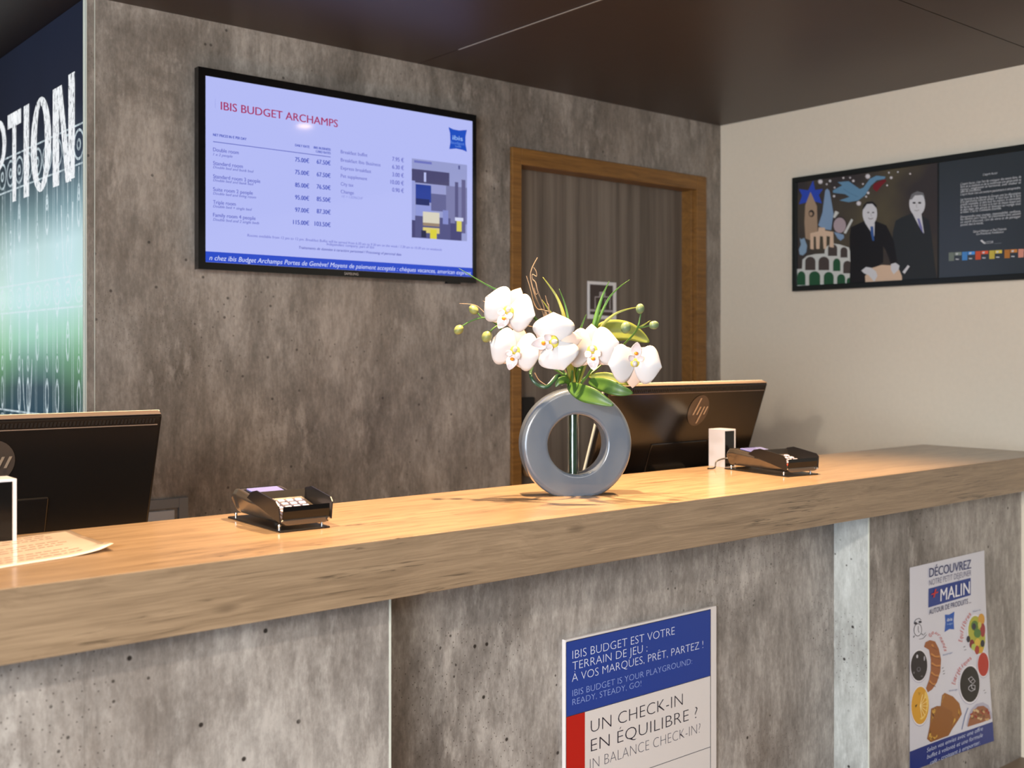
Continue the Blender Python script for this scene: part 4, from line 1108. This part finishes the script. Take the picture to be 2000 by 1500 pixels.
stem('bud_stem', [(972, 636, 2.63), (963, 642, 2.62), (957, 649, 2.62)], .002, .0018, M['stem'])
bud(896, 644, 9.4 * px2m, M['bud'], 2.62, (-5, 5)); bud(925, 605, 9.3 * px2m, M['bud'], 2.62, (-6, -5)); bud(951, 657, 11 * px2m, M['bud'], 2.61, (-4, 8))
stem('bud_stem', [(1135, 745, 2.68), (1190, 700, 2.70), (1236, 655, 2.64), (1246, 638, 2.62), (1250, 622, 2.62), (1252, 608, 2.62)], .003, .0018, M['stem'])
stem('bud_stem', [(1246, 640, 2.62), (1256, 639, 2.62), (1269, 636, 2.62)], .0024, .0018, M['stem'])
blade([(1246, 641, 2.62), (1258, 634, 2.62), (1270, 626, 2.62)], .004, M['grassy'])
bud(1250, 603, 9 * px2m, M['budg'], 2.61, (1, -8)); bud(1277, 635, 9 * px2m, M['budg'], 2.61, (7, -1)); bud(1222, 640, 10.5 * px2m, M['budg'], 2.61, (1, -8))
blade([(1130, 748, 2.68), (1168, 650, 2.66), (1195, 618, 2.65), (1222, 605, 2.64), (1252, 599, 2.62)], .0075, M['grassy'])
# bare stems at the neck
for a_, b_ in (((1110, 757), (1105, 730)), ((1116, 757), (1118, 725)), ((1124, 757), (1132, 722)), ((1130, 757), (1160, 715)), ((1118, 757), (1125, 700))):
    stem('stem', [(a_[0], a_[1], 2.69), ((a_[0] + b_[0]) / 2 + 1, (a_[1] + b_[1]) / 2, 2.67), (b_[0], b_[1], 2.63)], .0032, .0028, M['stem'])
blade([(1100, 752, 2.69), (1094, 740, 2.66), (1088, 735, 2.64), (1070, 754, 2.62), (1055, 754, 2.62), (1042, 744, 2.62), (1036, 730, 2.63), (1040, 716, 2.66)], .011, M['strap'], name='curled_strap_leaf', prof=lambda u: 1 - .4 * u)
# broad leaves
def broad(pts, wid, m_, sag=.0, name='leaf'):
    P = smoothpath([at(*p) for p in pts], 6); N = len(P) - 1; V, F = [], []
    for i, p in enumerate(P):
        u = i / N; t = (P[min(i + 1, N)] - P[max(i - 1, 0)]).normalized()
        vd = (p - Vector((0, 0, EYE))).normalized(); s = t.cross(vd).normalized()
        w_ = wid / 2 * max(math.sin(math.pi * min(1, u * .97 + .03) ** .85), .03) ** .75
        for j in range(-3, 4):
            q = j / 3; V.append(p + s * w_ * q + vd * (.22 * w_ * (1 - abs(q)) - .1 * w_))
    for i in range(N):
        for j in range(6): F.append((i * 7 + j, i * 7 + j + 1, (i + 1) * 7 + j + 1, (i + 1) * 7 + j))
    o = obj(name, V, F, m_, oc, True); relax(o, 0, solid=.0008)
broad([(1110, 752, 2.68), (1135, 766, 2.60), (1165, 777, 2.57), (1198, 792, 2.56)], .040, M['leaf'])
broad([(1150, 745, 2.66), (1180, 752, 2.62), (1210, 762, 2.60), (1236, 768, 2.60)], .034, M['leaf'])
broad([(1150, 735, 2.68), (1185, 735, 2.66), (1215, 745, 2.65), (1228, 752, 2.65)], .02, M['leafy'])
broad([(1160, 650, 2.70), (1190, 645, 2.70), (1230, 648, 2.70), (1268, 668, 2.70)], .052, M['leafy'])
broad([(1112, 748, 2.67), (1104, 742, 2.65), (1092, 745, 2.64), (1085, 756, 2.64)], .018, M['leaf'])
# dry twigs
for pts, r0 in (([(1106, 730, 2.67), (1070, 645, 2.66), (1060, 610, 2.66), (1046, 580, 2.65), (1037, 548, 2.65), (1038, 527, 2.65), (1050, 503, 2.65)], .0024), ([(1068, 640, 2.66), (1062, 600, 2.66), (1050, 568, 2.65), (1046, 552, 2.65), (1040, 545, 2.65), (1040, 536, 2.65), (1048, 540, 2.65), (1047, 530, 2.65), (1042, 522, 2.65)], .0018),
                ([(1070, 620, 2.66), (1062, 606, 2.66), (1050, 604, 2.65), (1042, 590, 2.65), (1036, 565, 2.65), (1028, 539, 2.65)], .0019), ([(1075, 640, 2.66), (1072, 600, 2.66), (1069, 592, 2.66), (1065, 577, 2.66)], .0017),
                ([(1066, 608, 2.66), (1070, 625, 2.66), (1064, 645, 2.66)], .0015), ([(1060, 606, 2.66), (1076, 612, 2.66), (1072, 640, 2.66)], .0012), ([(1052, 570, 2.65), (1047, 575, 2.65), (1043, 562, 2.65)], .0011),
                ([(945, 610, 2.63), (932, 598, 2.63), (917, 594, 2.63), (897, 593, 2.63)], .0012), ([(960, 600, 2.64), (952, 592, 2.64), (943, 588, 2.64)], .0010), ([(1046, 640, 2.66), (1030, 637, 2.66), (1026, 645, 2.66), (1034, 662, 2.66), (1048, 672, 2.66)], .0012),
                ([(1044, 728, 2.66), (1052, 742, 2.66), (1066, 752, 2.66)], .0016)):
    stem('twig', pts, r0, r0 * .5, M['twig'], n=6, sub=4)

# ================================================================== MONITORS
def monitor(name, Pr, width, yaw, label, lx_=0, lz_=0):
    """Pr: world point of the back face's top right corner seen from the counter"""
    tilt = R(19)
    root = empty(name, (0, 0, 0), yaw, label=label, cat='monitor', group=None)
    H = .44; T_ = .028
    ux = Vector((math.cos(yaw), math.sin(yaw), 0)); nb = Vector((math.sin(yaw), -math.cos(yaw), 0))   # nb: towards the lobby
    base = Pr - ux * width / 2
    root.location = (base.x, base.y, .75) 
    dz = base.z - .75
    def L(x, y, z):      # panel coords: x across, y depth (+ staff side), z down the panel from the top
        return (x, y * math.cos(tilt) + z * math.sin(tilt), dz - z * math.cos(tilt) + y * math.sin(tilt))
    def pbox(nm, x0, x1, y0, y1, z0, z1, m_, bev=.0, seg=2):
        v = [L(x0, y0, z1), L(x1, y0, z1), L(x1, y1, z1), L(x0, y1, z1), L(x0, y0, z0), L(x1, y0, z0), L(x1, y1, z0), L(x0, y1, z0)]
        o = obj(nm, v, BF, m_, root, world=False)
        if bev: relax(o, bev, seg)
        return o
    hw_ = width / 2
    pbox('back_shell', -hw_, hw_, 0, T_ * .75, 0, H, M['mon'], .006, 3)
    pbox('front_bezel', -hw_ - .001, hw_ + .001, T_ * .76, T_, -.001, H + .001, M['edge'], .001)
    pbox('screen', -hw_ + .008, hw_ - .008, T_, T_ + .0015, .008, H - .02, glow((150, 160, 190), .7))
    pbox('top_rim', -hw_ + .004, hw_ - .004, .0005, T_ * .74, -.0025, .0002, M['montop'], .001)
    V, F = [], []
    n = 86
    for i in range(n):
        x = -hw_ + .02 + (width - .04) * i / (n - 1)
        v = [L(x - .0022, -.0012, .020), L(x + .0022, -.0012, .020), L(x + .0022, .002, .020), L(x - .0022, .002, .020), L(x - .0010, -.0012, .010), L(x + .0034, -.0012, .010), L(x + .0034, .002, .010), L(x - .0010, .002, .010)]
        V += v; F += [tuple(j + 8 * i for j in q) for q in BF]
    obj('vent_grille', V, F, M['blackm'], root, world=False)['kind'] = 'stuff'
    pbox('groove_line', -hw_ + .01, hw_ - .01, -.0008, .001, .024, .0262, M['montop'])
    pbox('stand_cover', -.13, .13, -.004, .002, .19, .40, M['mon'], .004)
    # badge
    badge = obj('logo_disc', [L(lx_ + .003 + .048 * math.cos(2 * math.pi * k_ / 32), -.0015, .098 + lz_ + .052 * math.sin(2 * math.pi * k_ / 32)) for k_ in range(32)], [tuple(range(32))], mat('badge_grey', (92, 82, 74), .25, .5), root, world=False)
    def bar(x0, z0, x1, z1, w_):
        return [L(x0, -.003, z0), L(x0 + w_, -.003, z0), L(x1 + w_, -.003, z1), L(x1, -.003, z1)]
    V = []
    for (x, za, zb_) in ((-.022, .056, .112), (-.004, .085, .112), (.0135, .085, .141), (.0285, .085, .112)):
        xx = lambda z: x + lx_ + (.112 - z) * .36
        V += bar(xx(za), za + lz_, xx(zb_), zb_ + lz_, .006)
    obj('logo_bars', V, [tuple(range(4 * i, 4 * i + 4)) for i in range(len(V) // 4)], mat('badge_silver', (196, 180, 160), .3, .6), root, world=False)
    # stand: hinge cylinder, neck, foot
    c0 = L(0, -.03, .30)
    obj('hinge', *lathe([(.022, -.07), (.024, -.06), (.024, .06), (.022, .07)], 20, 'x', c0), M['term'], root, True, world=False)
    obj('neck', *boxvf((-.03, c0[1] - .012, .02), (.03, c0[1] + .012, c0[2])), M['blackm'], root, world=False)
    box('foot', (-.12, c0[1] - .02, .0), (.12, c0[1] + .17, .02), M['blackm'], root, .004, world=False)
    return root
Pr = onY(1500, 748, 2.262); wR = Pr.x - onY(1192, 752, 2.262).x
monitor('computer_monitor', Pr, wR, 0.0, 'dark computer monitor seen from behind, right of the orchids', .046, -.012)
Pl = onY(318, 809, 2.50)
monitor('computer_monitor', Pl, wR, R(-1.2), 'dark computer monitor seen from behind, at the left edge')

# ================================================================== WHITE OPEN BOXES
def boxdev(x0, y0, label):
    r_ = empty('box_display', (x0 + .027, y0 + .03, ZT), label=label, cat='display')
    h = .1165; t = .0085; dpt = .062; wd = .0545
    box('shell', (x0, y0, ZT), (x0 + wd, y0 + dpt, ZT + h), M['white'], r_, .0008)
    box('front_panel', (x0 + .003, y0 - .0012, ZT + .002), (x0 + wd - t, y0 + .001, ZT + h - .005), M['black'], r_)
boxdev(2.671, 2.180, 'small white box display with black front, behind the right payment terminal')
boxdev(onY(33, 1000, 2.175).x - .0545, 2.175, 'small white box display with black front, at left edge behind the printed sheet')

# ================================================================== PAYMENT TERMINALS
def terminal(Pfl, yaw, wd, Ln, label, cable=True, shiny='term'):
    """Pfl: front left base corner on the counter"""
    root = empty('payment_terminal', (Pfl.x, Pfl.y, ZT), yaw, label=label, cat='card terminal', group='payment terminals on the counter')
    W_, L_ = wd, Ln
    o = obj('base_plate', *boxvf((-.002, -.004, .0), (W_ - .006, L_, .004)), M['shield'], root, world=False); relax(o, .0015)
    for (x, y) in ((.008, .02), (.008, L_ - .02), (W_ - .012, .02), (W_ - .012, L_ - .02)):
        obj('screw', *lathe([(.003, .004), (.003, .008), (.0035, .011), (.003, .013)], 12, 'z', (x, y, 0)), M['chrome'], root, True, world=False)
    # body: lower outline wider, top narrower
    prof = [(0, .012, .024), (.012, .012, .027), (L_ * .46, .013, .052), (L_ * .60, .014, .0555), (L_ * .86, .014, .0645), (L_ * .97, .0145, .0625), (L_, .018, .052)]
    V = []
    for y, zl_, zt_ in prof:
        sh = .004 + (.004 if y > L_ * .9 else 0)
        V += [(sh + .010, y, zl_), (W_ - sh - .010, y, zl_), (W_ - .001 - (sh - .004), y, zt_ * .78 + .002), (W_ - .008 - (sh - .004), y, zt_), (.008 + (sh - .004), y, zt_), (.001 + (sh - .004), y, zt_ * .78 + .002)]
    n = 6; F = [tuple(range(n)), tuple(reversed(range(len(V) - n, len(V))))]
    for i in range(len(prof) - 1):
        for k_ in range(n): F.append((i * n + k_, (i + 1) * n + k_, (i + 1) * n + (k_ + 1) % n, i * n + (k_ + 1) % n))
    o = obj('body', V, F, M[shiny], root, world=False); relax(o, .0022, 2, 20)
    def top(y):
        for (a0, _, z0), (a1, _, z1) in zip(prof, prof[1:]):
            if a0 <= y <= a1: return z0 + (z1 - z0) * (y - a0) / (a1 - a0)
        return prof[-1][2]
    def slab(nm, x0, x1, y0, y1, h, m_, bev=.001, par=root, lift_=0):
        v = [(x0, y0, top(y0) - .002 + lift_), (x1, y0, top(y0) - .002 + lift_), (x1, y1, top(y1) - .002 + lift_), (x0, y1, top(y1) - .002 + lift_), (x0, y0, top(y0) + h + lift_), (x1, y0, top(y0) + h + lift_), (x1, y1, top(y1) + h + lift_), (x0, y1, top(y1) + h + lift_)]
        o = obj(nm, v, BF, m_, par, world=False)
        if bev: relax(o, bev)
        return o
    slab('display_surround', .014, W_ - .014, L_ * .56, L_ * .90, .0016, M['black'])
    slab('display', .022, W_ - .022, L_ * .61, L_ * .83, .0024, M['lcd'])
    kp = slab('keypad_plate', .014, W_ - .014, .010, L_ * .44, .0016, M['term'])
    kw = (W_ - .036) / 4; kh = (L_ * .44 - .020) / 5
    for r_ in range(5):
        for c_ in range(4):
            x0 = .018 + kw * c_; y0 = .014 + kh * (4 - r_)
            m_ = M['key']
            if r_ == 4: m_ = (M['keyr'], M['keyy'], M['keyg'], M['keyg'])[c_]
            if c_ == 3 and r_ < 4: m_ = M['key']
            slab('key', x0 + kw * .16, x0 + kw * .84, y0 + kh * .2, y0 + kh * .74, .0036, m_, .0012, kp)
    slab('front_slot', .006, W_ - .006, -.001, .004, -.012, M['black'], 0)
    # privacy shield: two side walls and a back wall
    ol = [(.001, .018), (.002, .052), (L_ * .05, .0605), (L_ * .40, .0735), (L_ * .50, .069), (L_ * .60, .054), (L_ * .3, .036)]
    for s in (0, 1):
        xw = .001 if s == 0 else W_ - .001
        fl = -.004 if s == 0 else .006
        th2 = .0022
        V = []
        for dx in (-th2 / 2, th2 / 2):
            for y, z in ol: V.append((xw + dx + fl * max(0, (z - .03)) / .04, y, z))
        nn = len(ol); F = [tuple(range(nn)), tuple(reversed(range(nn, 2 * nn)))] + [(i, i + nn, (i + 1) % nn + nn, (i + 1) % nn)[::-1] for i in range(nn)]
        obj('shield_side', V, F, M['shield'], root, world=False)
    v = [(.0, L_ * .455, .049), (W_, L_ * .455, .049), (W_, L_ * .475, .050), (0, L_ * .475, .050), (-.002, L_ * .50, .0665), (W_ + .003, L_ * .50, .0665), (W_ + .003, L_ * .51, .0665), (-.002, L_ * .51, .0665)]
    obj('shield_back', v, BF, M['shield'], root, world=False)
    obj('screw', *lathe([(.0028, -.0045), (.0028, -.002)], 12, 'y', (W_ - .010, 0, .019)), M['chrome'], root, True, world=False)
    if cable:
        P = smoothpath([(W_ * .3, L_ - .004, .022), (W_ * .2, L_ + .02, .030), (-.005, L_ + .03, .022), (-.02, L_ + .022, .004), (-.05, L_ + .02, .003)], 6)
        obj('cable', *tube(P, .0022, 8), M['shield'], root, True, world=False)
    return root
terminal(onZ(547, 1041, ZT), R(-2), .114, .245, 'black payment terminal with privacy shield, left of the vase', False)
terminal(onZ(1537, 932, ZT), R(-8), .128, .255, 'black payment terminal with privacy shield, right of the vase', True)

# ================================================================== LAMINATED SHEET
ls = empty('printed_sheet', (.45, 2.08, ZT), label='laminated printed sheet with a curled corner lying on the counter at far left', cat='paper')
cA, cBp, cC_, cD_ = Vector((.726, 2.235)), Vector((.712, 1.957)), Vector((.30, 1.862)), Vector((.27, 2.150))
def SP(a, b, e=0):       # a: 0 left .. 1 right, b: 0 front .. 1 back
    p = (cC_ * (1 - a) + cBp * a) * (1 - b) + (cD_ * (1 - a) + cA * a) * b
    z = .0012 + .0075 * max(0, a - .80) ** 1.5 * 11 * max(0, 1 - b * 1.5) + .0012 * math.sin(a * 9) * math.sin(b * 3) ** 2
    if a > .93 and b < .16: z += .004 * (a - .93) / .07
    return Vector((p.x, p.y, ZT + z + e))
na, nb_ = 30, 16
V = [SP(i / na, j / nb_) for j in range(nb_ + 1) for i in range(na + 1)]
F = [(j * (na + 1) + i, j * (na + 1) + i + 1, (j + 1) * (na + 1) + i + 1, (j + 1) * (na + 1) + i) for j in range(nb_) for i in range(na)]
relax(obj('sheet', V, F, M['paper'], ls, True), 0, solid=.0008)
V, F = [], []
r3 = random.Random(5)
for row in range(11):
    b = .12 + row * .075
    if row in (3, 7): continue
    a = .08
    while a < .86:
        wdt = r3.uniform(.015, .05)
        n = len(V); V += [SP(a, b, .0007), SP(a + wdt, b, .0007), SP(a + wdt, b + .016, .0007), SP(a, b + .016, .0007)]; F.append((n, n + 1, n + 2, n + 3))
        a += wdt + .009
obj('text_rows', V, F, M['ink'], ls)['kind'] = 'stuff'

# ================================================================== CEILING DOWNLIGHTS
for i, (lx, ly) in enumerate(LAMPS):
    r_ = empty('ceiling_downlight', (lx, ly, ZC), label=('recessed warm downlight in the dark ceiling above the left end of the counter', 'recessed warm downlight in the dark ceiling above the counter left of the vase', 'recessed warm downlight in the dark ceiling above the counter right of the vase')[i], cat='lamp', group='counter downlights')
    V, F = [], []
    obj('trim_ring', *openlathe(.036, .048, -.004, .0, Vector((lx, ly, ZC)), 28), M['alu'], r_, True)
    obj('lamp_disc', [(lx + .035 * math.cos(2 * math.pi * k_ / 24), ly + .035 * math.sin(2 * math.pi * k_ / 24), ZC - .0015) for k_ in range(24)], [tuple(reversed(range(24)))], M['lamp'], r_)
